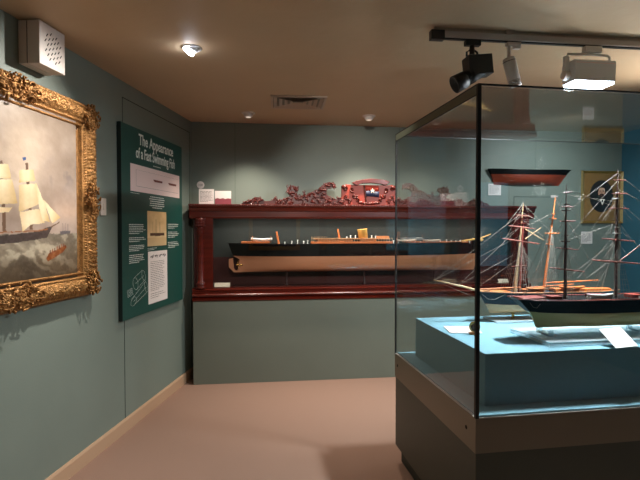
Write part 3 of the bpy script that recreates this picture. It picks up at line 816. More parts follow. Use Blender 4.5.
def portrait(X, Z):
    c = np.zeros(X.shape + (3,)); n = fbm(X * 30, Z * 30); c[:] = (138, 104, 58); c += ((n - 0.5) * 18)[..., None]
    cx, cz = -0.01, 0.305
    ov = ((X - cx) / 0.142) ** 2 + ((Z - cz) / 0.178) ** 2
    c[ov < 1.06] = (116, 88, 50)
    k = ov < 1; c[k] = (34, 33, 33)
    def el(x, z, a, b_, col, rot=0.0):
        dx = X - x; dz = Z - z; u = dx * math.cos(rot) + dz * math.sin(rot); v = -dx * math.sin(rot) + dz * math.cos(rot)
        q = ((u / a) ** 2 + (v / b_) ** 2 < 1) & (ov < 1); c[q] = col
    el(cx, 0.15, 0.125, 0.10, (22, 22, 26))                  # coat
    el(cx + 0.005, 0.385, 0.052, 0.048, (44, 32, 26))        # hair
    el(cx + 0.002, 0.348, 0.042, 0.056, (206, 158, 132))     # face
    el(cx + 0.002, 0.384, 0.036, 0.018, (216, 172, 146))
    el(cx + 0.004, 0.302, 0.036, 0.034, (52, 36, 28))        # beard
    el(cx + 0.004, 0.322, 0.022, 0.007, (60, 42, 32))        # moustache
    el(cx - 0.014, 0.360, 0.006, 0.0035, (40, 30, 28)); el(cx + 0.020, 0.360, 0.006, 0.0035, (40, 30, 28))
    el(cx - 0.014, 0.368, 0.010, 0.002, (60, 44, 36)); el(cx + 0.020, 0.368, 0.010, 0.002, (60, 44, 36))
    el(cx + 0.003, 0.342, 0.006, 0.012, (184, 130, 104))
    el(cx + 0.003, 0.316, 0.011, 0.003, (150, 82, 70))
    q = (np.abs(X - cx - 0.012) < (Z - 0.205) * 0.45) & (Z > 0.205) & (Z < 0.270); c[q] = (226, 222, 214)
    q = (np.abs(X - cx - 0.012) < 0.008) & (Z > 0.240) & (Z < 0.268); c[q] = (30, 28, 30)
    return c
raster_mesh('portrait_canvas', M['photo_art'], pf, -PW + PB - 0.002, PW - PB + 0.002, PB - 0.002, PH - PB + 0.002, 160, 190, portrait, -0.012)
MB().box(-PW + 0.006, PW - 0.006, -0.008, 0, 0.006, PH - 0.006).build('backboard', M['mahog_dark'], pf)
# ------------------------------------------------------------------ green plinth and mahogany model cabinet against the back wall
CX0, CX1 = -0.655, 2.79
YC = 4.65
struct_pl = tag(MB().box(CX0, CX1, YC, 4.928, 0, 0.805).build('display_plinth', M['plinth'], None, 0.002), 'long grey green painted plinth under the mahogany glazed cabinet', 'plinth')
cb = thing('model_cabinet', 'long glazed mahogany model cabinet with carved crest standing on green plinth', 'cabinet', (0, YC, 0.806))
Z = lambda z: z - 0.806
# bottom moulded rail
prof = [(0.25, 0), (-0.012, 0), (-0.020, 0.006), (-0.020, 0.020), (-0.010, 0.028), (-0.002, 0.036), (-0.012, 0.044), (-0.030, 0.050), (-0.032, 0.062), (-0.022, 0.070), (-0.004, 0.078), (-0.004, 0.095), (-0.012, 0.102), (-0.012, 0.112), (0.0, 0.118), (0.0, 0.126), (0.25, 0.126)]
MB().sweep_x(prof, CX0 - 0.005, CX1 + 0.005).build('base_rail', M['mahog'], cb)
# head with cornice (frieze, bed mould, bead row on the top edge)
prof = [(0.25, Z(1.602)), (0.0, Z(1.602)), (-0.002, Z(1.612)), (-0.006, Z(1.618)), (-0.004, Z(1.625)), (-0.004, Z(1.668)), (-0.014, Z(1.676)), (-0.022, Z(1.690)), (-0.026, Z(1.702)), (-0.040, Z(1.712)), (-0.046, Z(1.722)), (-0.046, Z(1.734)), (-0.040, Z(1.738)), (0.25, Z(1.738))]
MB().sweep_x(prof, CX0 - 0.03, CX1 + 0.03).build('cornice', M['mahog'], cb)
b = MB(); n = 170
for i in range(n):
    x = CX0 - 0.028 + (CX1 - CX0 + 0.056) * (i + 0.5) / n
    b.ball((x, -0.047, Z(1.727)), 0.0075, 0.95, 0.8, 0.9, 6, 4)
b.build('bead_row', M['mahog_carve'], cb)
# corner posts with turned columns and carved capitals
for xa, xb in ((CX0, CX0 + 0.19), (CX1 - 0.19, CX1)):
    p_ = MB().box(xa + (0.035 if xa < 1 else 0.0), xb - (0 if xa < 1 else 0.035), 0.002, 0.05, Z(0.93), Z(1.604)).build('corner_post', M['mahog'], cb, 0.003)
    cxm = xa + 0.072 if xa < 1 else xb - 0.072
    c_ = MB().lathe([(0.050, Z(0.93)), (0.052, Z(0.945)), (0.045, Z(0.955)), (0.050, Z(0.965)), (0.052, Z(0.975)), (0.040, Z(0.99)), (0.036, Z(1.0)), (0.036, Z(1.50)), (0.040, Z(1.51)), (0.036, Z(1.52))], (cxm, -0.002 + 0.02, 0), 20).build('column', M['mahog'], cb)
    b = MB()
    b.lathe([(0.036, Z(1.52)), (0.040, Z(1.55)), (0.052, Z(1.585)), (0.054, Z(1.604))], (cxm, 0.018, 0), 16)
    for k in range(9):
        a = PI + PI * (k + 0.5) / 9 
        for zz in (1.535, 1.56, 1.585):
            b.ball((cxm + math.cos(a) * 0.046, 0.018 + math.sin(a) * 0.046, Z(zz)), 0.010, 0.8, 0.8, 1.5, 6, 5)
    b.build('carved_capital', M['mahog_carve'], cb)
# carcass: floor, back, ends
MB().box(CX0 + 0.02, CX1 - 0.02, 0.262, 0.274, Z(0.90), Z(1.70)).build('back_panel', M['case_back'], cb)
MB().box(CX0 + 0.04, CX1 - 0.04, 0.256, 0.2615, Z(0.933), Z(1.215)).build('lower_back_lining', M['redcloth'], cb)
for x in (CX0 + 0.004, CX1 - 0.012): MB().box(x, x + 0.008, 0.05, 0.262, Z(0.932), Z(1.602)).build('end_panel', M['mahog_dark'], cb)
MB().box(CX0 + 0.192, CX1 - 0.192, 0.012, 0.018, Z(0.932), Z(1.602)).build('glass_front', M['glass_cab'], cb)
# carved crest
def carving(sign, name):
    b = MB(); rr = random.Random(5)
    mid = 1.066
    poly = [(mid + sign * (mid - x) if sign > 0 else x, Z(z)) for x, z in CARVE]
    # solid relief slab
    b.prism(poly, -0.008, 0.016)
    P = np.array(poly)
    n = 0
    while n < 230:
        x = rr.uniform(P[:, 0].min(), P[:, 0].max()); z = rr.uniform(P[:, 1].min(), P[:, 1].max())
        if inside(np.array([x]), np.array([z]), poly)[0]:
            a = rr.uniform(0, PI); r = rr.uniform(0.006, 0.015)
            b.ball((x, -0.010 - rr.uniform(0, 0.010), z), r, rr.uniform(0.9, 2.0), 0.9, rr.uniform(0.5, 0.9), 7, 5, Matrix.Rotation(a, 3, 'Y'))
            n += 1
    for k in range(len(poly) - 2):            # curled leaves along the upper edge
        x, z = poly[k]
        if k % 2 == 0 and z > Z(1.765):
            pts = [(x + 0.016 * math.cos(t * 0.7 + k) * (1 - t / 12), -0.004, z - 0.002 + 0.016 * math.sin(t * 0.7 + k) * (1 - t / 12)) for t in range(9)]
            b.tube(pts, 0.006, 6, True)
    return b.build(name, M['mahog_carve'], cb)
carving(0, 'carved_scroll'); carving(1, 'carved_scroll')
# centre tablet
X0, X1 = 0.785, 1.343
b = MB(); b.prism([(X0, Z(1.736)), (X1, Z(1.736)), (X1, Z(1.915)), (1.30, Z(1.940)), (1.25, Z(1.938)), (0.90, Z(1.938)), (0.83, Z(1.942)), (X0, Z(1.920))], 0.002, 0.022)
tb = b.build('crest_tablet', M['mahog_light'], cb, 0.002)
MB().prism([(x, Z(z)) for x, z in CAP], -0.030, 0.024).build('crest_pediment', M['mahog_carve'], cb, 0.004)
for sg in (-1, 1):
    b = MB(); rr = random.Random(21)
    cxm = 1.064
    for (ux, uz, r0) in ((0.245, 0.16, 0.030), (0.17, 0.15, 0.026), (0.23, 0.08, 0.028), (0.15, 0.09, 0.030), (0.12, 0.045, 0.022), (0.26, 0.035, 0.022), (0.19, 0.04, 0.022)):
        ph = rr.uniform(0, 6)
        pts = [(cxm + sg * (ux + r0 * math.cos(t * 0.55 + ph) * (1 - t / 15)), -0.006 - 0.004 * math.sin(t), Z(1.738) + uz + r0 * math.sin(t * 0.55 + ph) * (1 - t / 15)) for t in range(13)]
        b.tube(pts, 0.010, 7, True)
        b.ball((cxm + sg * ux, -0.006, Z(1.738) + uz), 0.011, 1, 1, 1, 8, 6)
    b.ball((cxm + sg * 0.255, -0.005, Z(1.915)), 0.026, 1.1, 0.8, 0.8, 12, 8)
    b.build('tablet_scrollwork', M['mahog_carve'], tb)
b = MB(); pts = [(0.965 + 0.2 * t / 12, -0.008, Z(1.765) - 0.012 * math.sin(t / 12 * PI) + 0.004 * math.sin(t * 2)) for t in range(13)]
b.tube(pts, 0.012, 8); 
for k in range(9): b.ball((0.965 + 0.025 * k, -0.014, Z(1.762) - 0.01 * math.sin(k / 8 * PI)), 0.013, 1.0, 0.8, 0.9, 7, 5)
b.build('carved_garland', M['mahog_carve'], tb)
MB().cyl((1.012, -0.012, Z(1.935)), (1.034, -0.012, Z(1.77)), 0.006, n=10).build('flag_staff', M['mahog_dark'], tb)
def wavy(x0, x1, zt0, zb0, y0):
    b = MB(); n = 14; vs = []; 
    for i in range(n + 1):
        t = i / n; x = x0 + (x1 - x0) * t; y = y0 - 0.005 * math.sin(t * 9); zd = -0.010 * t
        vs += [(x, y, zt0 + zd), (x, y, zb0 + zd), (x, y + 0.004, zt0 + zd), (x, y + 0.004, zb0 + zd)]
    fs = []
    for i in range(n):
        q = i * 4; fs += [(q, q+1, q+5, q+4), (q+2, q+6, q+7, q+3), (q, q+4, q+6, q+2), (q+1, q+3, q+7, q+5)]
    fs += [(0, 2, 3, 1), (n*4, n*4+1, n*4+3, n*4+2)]
    return b.add(vs, fs, True)
wavy(1.022, 1.160, Z(1.935), Z(1.882), -0.010).build('flag_upper_band', M['redflag'], tb)
wavy(1.028, 1.163, Z(1.882), Z(1.828), -0.010).build('flag_lower_band', M['navy'], tb)
b = MB(); st = []
for k in range(10):
    a = PI / 2 + PI * k / 5; r = 0.026 if k % 2 == 0 else 0.011; st.append((1.095 + r * math.cos(a), Z(1.880) + r * math.sin(a)))
b.prism(st, -0.021, -0.016); b.build('flag_star', M['creamcard'], tb)
# cards lying and leaning on the cabinet top
card('text_card', 'white text card propped on the glazed cabinet at its left end', 'card', (-0.535, 4.76, 1.7455), 0.145, 0.145, 0, 0.004, M['card'], 9)
t = thing('picture_card', 'white and maroon picture card propped on cabinet beside the text card', 'card', (-0.375, 4.755, 1.7455))
MB().box(-0.078, 0.078, -0.004, 0, 0, 0.128).build('card', M['card'], t)
b = MB(); b.prism([(-0.078, 0), (0.078, 0), (0.078, 0.052), (0.045, 0.056), (0.02, 0.048), (0.0, 0.058), (-0.03, 0.050), (-0.05, 0.058), (-0.078, 0.050)], -0.0046, -0.004); b.build('maroon_print', M['maroon'], t)
# little labels inside the cabinet
t = thing('cabinet_label', 'small cream label lying inside the glazed cabinet, bottom left corner', 'label', (-0.383, 4.70, 0.9345))
MB(Matrix.Rotation(R(-30), 4, 'X')).box(-0.075, 0.075, -0.003, 0.0, 0, 0.045).build('card', M['creamcard'], t)
MB().box(-0.07, 0.07, 0.0, 0.04, 0, 0.004).build('foot', M['creamcard'], t)
t = thing('cabinet_label', 'small pale label lying inside the glazed cabinet, bottom right corner', 'label', (2.52, 4.70, 0.9345))
MB(Matrix.Rotation(R(-30), 4, 'X')).box(-0.055, 0.055, -0.003, 0.0, 0, 0.045).build('card', M['creamcard'], t)
MB().box(-0.05, 0.05, 0.0, 0.04, 0, 0.004).build('foot', M['creamcard'], t)

# ------------------------------------------------------------------ steamer model inside the cabinet
YS = 4.80
sm = thing('steamship_model', 'long black and tan steamship model with buff funnel inside the mahogany cabinet', 'ship model', (-0.33, YS, 1.065))
zz = lambda z: z - 1.065
xx = lambda x: x + 0.33
# hull (stern left). own section rows: topsides between 1.355 and 1.222, bottom to 1.07
def steam_rows():
    rows = []; nst = 70; L = 2.66
    for i in range(nst + 1):
        t = i / nst; x = -0.33 + L * t
        zt = 1.350 + 0.030 * max(0, (t - 0.6) / 0.4) ** 2 + 0.012 * max(0, (0.2 - t) / 0.2) ** 2
        w_ = 1.0
        if t > 0.72: w_ = max(0.0, math.cos((t - 0.72) / 0.28 * PI / 2)) ** 0.9
        if t < 0.10: w_ = 0.10 + 0.90 * math.sin(t / 0.10 * PI / 2)
        sec = []
        for j in range(17):
            u = j / 16
            z = zt + (1.07 - zt) * u
            fine = 1.0
            if t < 0.25: fine = 1 - ((0.25 - t) / 0.25) ** 0.9 * min(1, u * 1.8) * 0.96
            if t > 0.72: fine = 1 - ((t - 0.72) / 0.28) * u * 0.9
            hw = 0.095 * w_ * max(fine, 0.03) * (1 - u ** 7) ** 0.5
            xo = x
            if t < 0.10:                       # counter stern
                xo = x + (0.045 * min(1, u / 0.45) if j <= 7 else 0.115) * (1 - t / 0.10) - (0.03 * max(0, (u - 0.5) / 0.5) if u > 0.5 else 0) * (1 - t / 0.10)
            if t > 0.90: xo = x - 0.10 * u * (t - 0.90) / 0.10
            sec.append((xx(xo), max(hw, 0.003), zz(z)))
        rows.append(sec)
    return rows
sr = steam_rows()
top_, bot_ = hull_parts(sr, 7, (M['blackhull'], M['tan2']), sm)
# rudder and screw
r_ = MB().prism([(xx(-0.285), zz(1.21)), (xx(-0.325), zz(1.20)), (xx(-0.325), zz(1.12)), (xx(-0.275), zz(1.068)), (xx(-0.20), zz(1.068)), (xx(-0.20), zz(1.085)), (xx(-0.262), zz(1.088)), (xx(-0.275), zz(1.11))], -0.004, 0.004).build('rudder', M['tan2'], sm)
b = MB(); b.cyl((xx(-0.19), 0, zz(1.14)), (xx(-0.255), 0, zz(1.14)), 0.010, n=10)
for k in range(4):
    a = PI * k / 2 + 0.3
    b.ball((xx(-0.235), 0.026 * math.cos(a), zz(1.14) + 0.026 * math.sin(a)), 0.028, 0.25, 0.45, 1.0, 8, 6, Matrix.Rotation(-a + PI/2, 3, 'X'))
b.build('propeller', M['brass'], sm)
for xa, xb, hy, za, zb in ((-0.20, 0.08, 0.07, 1.358, 1.376), (0.50, 1.33, 0.066, 1.352, 1.372), (1.5, 2.15, 0.05, 1.358, 1.368)):
    MB().box(xx(xa), xx(xb), -hy, hy, zz(za), zz(zb)).build('deckhouse', M['orangespar'], sm, 0.002)
b = MB(); b.box(xx(0.53), xx(1.30), -0.060, 0.060, zz(1.396), zz(1.404)); b.box(xx(0.56), xx(0.92), -0.05, 0.05, zz(1.372), zz(1.392)); b.box(xx(1.17), xx(1.30), -0.045, 0.045, zz(1.404), zz(1.428))
b.box(xx(1.0), xx(1.16), -0.05, 0.05, zz(1.372), zz(1.395))
b.build('promenade_deck', M['deck'], sm, 0.001)
b = MB()
for k in range(30):
    x = xx(0.51 + k * 0.0282)
    for y in (-0.064, 0.064): b.cyl((x, y, zz(1.368)), (x, y, zz(1.425 if 0.55 < x < 1.0 else 1.405)), 0.0016, n=5)
for y in (-0.064, 0.064): b.line((xx(0.51), y, zz(1.405)), (xx(1.33), y, zz(1.405)), 0.0015)
b.build('stanchions', M['palespar'], sm)
fn = MB(Matrix.Translation((xx(1.04), 0, zz(1.39))) @ Matrix.Rotation(R(-7), 4, 'Y')).lathe([(0.048, 0), (0.048, 0.10), (0.052, 0.104), (0.052, 0.110), (0.044, 0.111), (0.043, 0.06)], n=22).build('funnel', M['buff'], sm)
for xm, h_, hh in ((0.16, 1.475, 0), (0.785, 1.50, 0)):
    MB().cyl((xx(xm + 0.012), 0, zz(1.35)), (xx(xm - 0.012), 0, zz(h_)), 0.011, 0.009, 10).build('mast', M['orangespar'], sm)
# lifeboats
def boat(parent, x, y, z, L, wd, h_, material, name='lifeboat', rz=0.0):
    b = MB(Matrix.Translation((x, y, z)) @ Matrix.Rotation(rz, 4, 'Z')); vs = []; fs = []; n = 14; m = 8
    for i in range(n + 1):
        t = i / n; w_ = math.sin(PI * min(max(t, 0.02), 0.98)) ** 0.55
        for j in range(m + 1):
            a = PI * j / m
            vs.append((L * (t - 0.5), wd/2 * w_ * math.cos(a), -h_ * (0.55 + 0.45 * w_) * math.sin(a) + 0.25 * h_ * (2*t - 1) ** 2))
    for i in range(n):
        for j in range(m): 
            q = i*(m+1)+j; fs.append((q, q+1, q+m+2, q+m+1))
        fs.append((i*(m+1), (i+1)*(m+1), (i+1)*(m+1)+m, i*(m+1)+m))
    b.add(vs, fs, True); return b.build(name, material, parent)
boat(sm, xx(0.0), -0.045, zz(1.405), 0.21, 0.05, 0.032, M['whitep'])
boat(sm, xx(0.0), 0.045, zz(1.405), 0.21, 0.05, 0.032, M['whitep'])
boat(sm, xx(1.48), -0.04, zz(1.388), 0.22, 0.045, 0.022, M['creamcard']); boat(sm, xx(1.75), -0.04, zz(1.388), 0.18, 0.045, 0.022, M['creamcard'])
for sx in (-0.09, 0.09):
    MB().tube([(xx(sx), -0.075, zz(1.36)), (xx(sx), -0.078, zz(1.415)), (xx(sx), -0.06, zz(1.428)), (xx(sx), -0.045, zz(1.42))], 0.0022, 5).build('davit', M['orangespar'], sm)
b = MB()
for xq in (0.23, 0.30, 0.36, 0.42, 0.46, 0.86, 0.90, 0.95, 1.12, 1.16, 1.35, 1.40, 1.58, 1.64, 1.70, 1.85, 1.92, 1.97, 2.02, 2.07, 2.12, 2.17):
    hq = random.uniform(0.012, 0.035); zb = 1.40 if 0.8 < xq < 1.2 else 1.352
    b = MB(); b.cyl((xx(xq), -0.03, zz(zb)), (xx(xq), -0.03, zz(zb + hq)), 0.006, 0.004, 8)
    b.ball((xx(xq), -0.03, zz(zb + hq)), 0.0075, n=8, m=6); b.build('ventilator', M['whitep'], sm)
for k in range(26): MB().ball((xx(-0.05 + 0.085 * k), -0.0945 if 0.05 < (k / 26) < 0.75 else -0.08, zz(1.318)), 0.0035, n=6, m=4).build('porthole', M['brass'], sm)
b = MB(); b.tube([(xx(2.10), 0, zz(1.37)), (xx(2.30), 0, zz(1.40)), (xx(2.42), 0, zz(1.445))], [0.012, 0.009, 0.004], 8); b.ball((xx(2.31), 0, zz(1.385)), 0.02, 1.6, 0.7, 0.9)
b.build('bowsprit', M['buff'], sm)
b = MB()
for x in (2.2, 2.27): b.line((xx(x), 0, zz(1.38)), (xx(x + 0.1), 0, zz(1.53)), 0.0016)
for k in range(4): b.line((xx(2.24 + 0.02 * k), 0, zz(1.42 + 0.025 * k)), (xx(2.33 + 0.01 * k), 0, zz(1.425 + 0.025 * k)), 0.0014)
for k in range(16): 
    x = 1.66 + 0.034 * k; b.line((xx(x), -0.03, zz(1.36)), (xx(x + 0.05), -0.03, zz(1.36 + random.uniform(0.02, 0.06))), 0.0014)
b.build('wire_rigging', M['rope'], sm)
for x in (0.25, 1.05, 1.8):
    MB().lathe([(0.026, zz(0.934)), (0.022, zz(0.945)), (0.010, zz(0.96)), (0.009, zz(1.05)), (0.014, zz(1.068)), (0.014, zz(1.09))], (xx(x), 0, 0), 14).build('pedestal', M['mahog_dark'], sm)
MB().box(xx(-0.28), xx(2.3), -0.09, 0.09, zz(0.932), zz(0.934)).build('mount_board', M['mahog_dark'], sm)

# ------------------------------------------------------------------ free standing glass display case
AC = R(2.2)
gc = thing('glass_display_case', 'large free standing glass display case with bronze band and dark base', 'display case', (0.898, 1.90, 0), AC)
CW, CD = 2.0, 1.085; ZT = 2.105; ZB = 0.695; ZK = 0.545; TG = 0.010
MB().box(0.035, CW - 0.035, 0.035, CD - 0.035, 0.0, 0.10).build('kickboard', M['kick'], gc)
MB().box(0.004, CW - 0.004, 0.004, CD - 0.004, 0.10, ZK).build('base_cupboard', M['casebody'], gc, 0.002)
bd = MB().box(0, CW, 0, 0.012, ZK, ZB).box(0, CW, CD - 0.012, CD, ZK, ZB).box(0, 0.012, 0.012, CD - 0.012, ZK, ZB).box(CW - 0.012, CW, 0.012, CD - 0.012, ZK, ZB).build('metal_band', M['bronze'], gc)
for y, z in ((0.085, 0.625), (CD - 0.055, 0.628)):
    MB().cyl((-0.0012, y, z), (0.002, y, z), 0.009, n=16).build('lock_hole', M['hole'], bd)
MB().box(0.014, CW - 0.014, 0.014, CD - 0.014, ZK + 0.002, ZB + 0.008).build('case_floor', M['blue'], gc)
MB().box(0.002, 0.014, 0.001, CD - 0.001, ZB - 0.002, ZB + 0.002).box(0.0, CW, 0.001, 0.003, ZB, ZB + 0.003).build('sill_line', M['grey_metal'], gc)
g = TG
MB().box(g + 0.001, CW - g - 0.001, 0.001, g, ZB + 0.004, ZT - g - 0.001).build('front_pane', M['glass'], gc)
MB().box(g + 0.001, CW - g - 0.001, CD - g, CD - 0.001, ZB + 0.004, ZT - g - 0.001).build('back_pane', M['glass'], gc)
MB().box(0.001, g, 0.001, CD - 0.001, ZB + 0.004, ZT - g - 0.001).build('left_pane', M['glass'], gc)
MB().box(CW - g, CW - 0.001, 0.001, CD - 0.001, ZB + 0.004, ZT - g - 0.001).build('right_pane', M['glass'], gc)
MB().box(0.001, CW - 0.001, 0.001, CD - 0.001, ZT - g, ZT).build('top_pane', M['glass'], gc)
# black seals at the vertical corners and round the top
for x, y in ((0, 0), (CW - 0.014, 0)):
    MB().box(x - 0.001, x + 0.015, y - 0.001, y + 0.014, ZB, ZT).build('corner_seal', M['seal'], gc)
for x, y in ((0, CD - 0.008), (CW - 0.008, CD - 0.008)):
    MB().box(x - 0.0012, x + 0.009, y, y + 0.0095, ZB, ZT).build('corner_seal', M['seal'], gc)
MB().box(0.0, CW, -0.0015, 0.006, ZT - 0.004, ZT + 0.003).box(-0.0015, 0.006, 0.006, CD, ZT - 0.002, ZT + 0.003).box(0.006, CW, CD - 0.006, CD + 0.0015, ZT - 0.012, ZT - 0.008).build('top_seal', M['seal'], gc)
MB().box(-0.0012, 0.0, 0.014, CD - 0.008, ZT - 0.040, ZT - 0.003).build('edge_strip', M['edge'], gc)
MB().box(-0.0016, 0.0, 0.014, CD - 0.008, ZT - 0.044, ZT - 0.040).build('strip_line', M['seal'], gc)
# inner raised block
bk = tag(MB().box(0, 1.83, 0, 0.87, 0, 0.236).build('display_block', M['blue'], None, 0.002), 'long raised blue fabric block inside the glass case carrying ship models', 'display block')
bk.location = (0.992, 2.01, 0.7045); bk.rotation_euler = (0, 0, AC)
ZP = 0.9415                                  # top of the block

# ------------------------------------------------------------------ sailing ship models
def stays(b, pairs, r=0.0012):
    for p, q in pairs: b.line(p, q, r)
def shrouds(b, x, ztop, zdeck, hb, spread=0.06, n=5, side=(-1, 1), r=0.0009, rat=True):
    for sd in side:
        pts = []
        for k in range(n):
            a = (x - 0.01 - spread * k / (n - 1) + 0.012, sd * hb, zdeck); c = (x, sd * 0.004, ztop); b.line(a, c, r); pts.append((a, c))
        if rat:
            for q in range(1, 12):
                u = q / 13
                p0 = [pts[0][0][i] + (pts[0][1][i] - pts[0][0][i]) * u for i in range(3)]; p1 = [pts[-1][0][i] + (pts[-1][1][i] - pts[-1][0][i]) * u for i in range(3)]
                b.line(p0, p1, r * 0.7, 3)
def mast(parent, x, z0, z1, r, material, yards, name='mast', rake=0.0, ymat=None, top=None, ang=0.0):
    d = Vector((rake, 0, 1))
    P = lambda z: (x + rake * (z - z0), 0, z)
    h_ = z1 - z0
    b = MB(); b.cyl(P(z0), P(z0 + h_ * 0.55), r, r * 0.85, 10); b.cyl(P(z0 + h_ * 0.48), P(z0 + h_ * 0.80), r * 0.75, r * 0.5, 8); b.cyl(P(z0 + h_ * 0.76), P(z1), r * 0.42, r * 0.2, 6)
    m_ = b.build(name, material, parent)
    b = MB()
    for zt in (0.50, 0.77):
        c = P(z0 + h_ * zt); b.box(c[0] - 0.013, c[0] + 0.013, -0.018, 0.018, c[2], c[2] + 0.004)
        b.box(c[0] - 0.006, c[0] + 0.010, -0.008, 0.008, c[2] + 0.03, c[2] + 0.036)
    b.build('mast_top', top or material, m_)
    for (zf, hl, tilt) in yards:
        c = P(z0 + h_ * zf); b = MB()
        e0 = (c[0] - hl * math.cos(ang), -0.012 - hl * math.sin(ang), c[2] + tilt); e1 = (c[0] + hl * math.cos(ang), -0.012 + hl * math.sin(ang), c[2] - tilt)
        mid = (c[0], -0.012, c[2]); ry = 0.0028 + hl * 0.018
        b.cyl(e0, mid, ry * 0.5, ry, 8); b.cyl(mid, e1, ry, ry * 0.5, 8)
        b.build('yard', ymat or material, m_)
    return P

# front ship, stern at the left
s1 = thing('sailing_ship_model', 'black hulled ship model with olive bottom and dark masts, nearest the front glass', 'ship model', (1.262, 2.262, ZP), AC)
k1 = ZP
rows = []
L1 = 1.50; nst = 60
for i in range(nst + 1):
    t = i / nst; x = L1 * t
    zt = 1.140 + 0.014 * ((t - 0.35) / 0.65) ** 2 + (0.004 if t < 0.05 else 0)
    zk = 0.996
    w_ = 1.0
    if t < 0.20: w_ = 0.50 + 0.50 * math.sin(t / 0.20 * PI / 2)
    if t > 0.72: w_ = max(0, math.cos((t - 0.72) / 0.28 * PI / 2)) ** 0.8
    sec = []
    for j in range(17):
        u = j / 16
        z = zt + (zk - zt) * u
        fine = 1.0
        if t < 0.25: fine = 1 - ((0.25 - t) / 0.25) ** 0.8 * min(1.0, u * 1.45) * 0.97
        if t > 0.72: fine = 1 - ((t - 0.72) / 0.28) ** 1.2 * u * 0.95
        hw = 0.10 * w_ * max(fine, 0.03) * (1 - u ** 6) ** 0.5 * (1 if u > 0.15 else 0.97)
        xo = x
        if t < 0.12:
            k = 1 - t / 0.12
            xo = x + k * (0.100 * min(1, (u / 0.55)) ** 0.9 + 0.030 * max(0, (u - 0.55) / 0.45))
        if t > 0.88: xo = x - 0.10 * u * (t - 0.88) / 0.12
        sec.append((xo, max(hw, 0.003), z - k1))
    rows.append(sec)
a1, c1 = hull_parts(rows, 7, (M['blackhull'], M['olive']), s1)
zd = 1.140 - k1
b = MB(); 
for sd in (-1, 1):
    pts = [(r[0][0], sd * (r[0][1] + 0.001), r[0][2] + 0.004) for r in rows]
    MB().tube(pts, 0.0032, 5).build('rail', M['reddeck'], s1)
b = MB()
for (xa, xb, y0, y1, h_) in ((0.03, 0.16, -0.045, 0.045, 0.014), (0.20, 0.26, -0.025, 0.025, 0.016), (0.44, 0.53, -0.04, 0.04, 0.018), (0.66, 0.72, -0.03, 0.03, 0.016), (0.80, 1.0, -0.04, 0.04, 0.02), (1.15, 1.2, -0.02, 0.02, 0.014)):
    MB().box(xa, xb, y0, y1, zd - 0.002, zd + h_).build('deckhouse', M['reddeck'], s1, 0.001)
for k in range(15): MB().box(0.372 - 0.008 + k * 0.010, 0.372 - 0.003 + k * 0.010, -0.066, -0.060, zd, zd + 0.016).build('baluster', M['whitep'], s1)
for k in range(10): MB().box(0.665 + k * 0.012, 0.671 + k * 0.012, -0.070, -0.064, zd, zd + 0.016).build('baluster', M['whitep'], s1)
boat(s1, 0.45, -0.055, zd + 0.026, 0.15, 0.032, 0.018, M['whitep'], 'ship_boat')
boat(s1, 0.95, -0.05, zd + 0.028, 0.16, 0.034, 0.020, M['whitep'], 'ship_boat')
PA = mast(s1, 0.292, zd, 1.728 - k1, 0.0080, M['darkspar'], [(0.257, 0.100, 0.012), (0.44, 0.066, 0.006), (0.68, 0.045, 0.0), (0.805, 0.037, 0.0), (0.93, 0.027, -0.002)], ymat=M['pinkspar'])
PB_ = mast(s1, 0.588, zd, 1.812 - k1, 0.0095, M['darkspar'], [(0.278, 0.150, 0.012), (0.45, 0.096, 0.008), (0.695, 0.060, 0.0), (0.81, 0.044, 0.0), (0.913, 0.036, 0.0)], ymat=M['pinkspar'], top=M['whitep'])
PC = mast(s1, 1.02, zd, 1.79 - k1, 0.0095, M['darkspar'], [(0.278, 0.150, 0.012), (0.45, 0.096, 0.008), (0.695, 0.060, 0.0), (0.81, 0.044, 0.0), (0.913, 0.036, 0.0)], ymat=M['pinkspar'], top=M['whitep'])
MB().cyl((0.60, -0.006, 1.33 - k1), (0.78, -0.03, 1.47 - k1), 0.004, 0.002, 8).build('gaff', M['pinkspar'], s1)
MB().cyl((1.46, 0, zd + 0.01), (1.56, 0, zd + 0.05), 0.007, 0.003, 8).build('bowsprit', M['pinkspar'], s1)
b = MB()
zt1, zt2, zt3 = 1.726 - k1, 1.812 - k1, 1.79 - k1
stays(b, [((0.02, 0, zd + 0.01), PA(zt1 - 0.03)), ((0.05, 0, zd + 0.01), PA(zt1 - 0.16)),
          (PA(zt1 - 0.02), PB_(zt2 - 0.20)), (PA(zt1 - 0.14), PB_(zt2 - 0.02)), (PA(zd + 0.30), PB_(zt2 - 0.28)), (PA(zd + 0.16), PB_(zt2 - 0.12)),
          (PA(zd + 0.03), PB_(zd + 0.34)), (PA(zd + 0.02), PB_(zd + 0.22)), (PA(zd + 0.10), PB_(zd + 0.30)), (PA(zt1 - 0.28), PB_(zt2 - 0.06)), (PA(zt1 - 0.05), PB_(zt2 - 0.17)),
          (PB_(zt2 - 0.02), PC(zd + 0.35)), (PB_(zt2 - 0.16), PC(zd + 0.18)), (PB_(zt2 - 0.3), PC(zd + 0.03)), (PB_(zt2 - 0.1), PC(zt3 - 0.28)),
          ((0.45, -0.05, zd + 0.03), PB_(zd + 0.30)), ((0.40, -0.05, zd + 0.02), PB_(zd + 0.24)), ((0.30, 0, zd + 0.20), (0.10, 0.09, zd)),
          (PC(zt3 - 0.02), (1.55, 0, zd + 0.05)), (PC(zt3 - 0.18), (1.50, 0, zd + 0.03))], 0.0010)
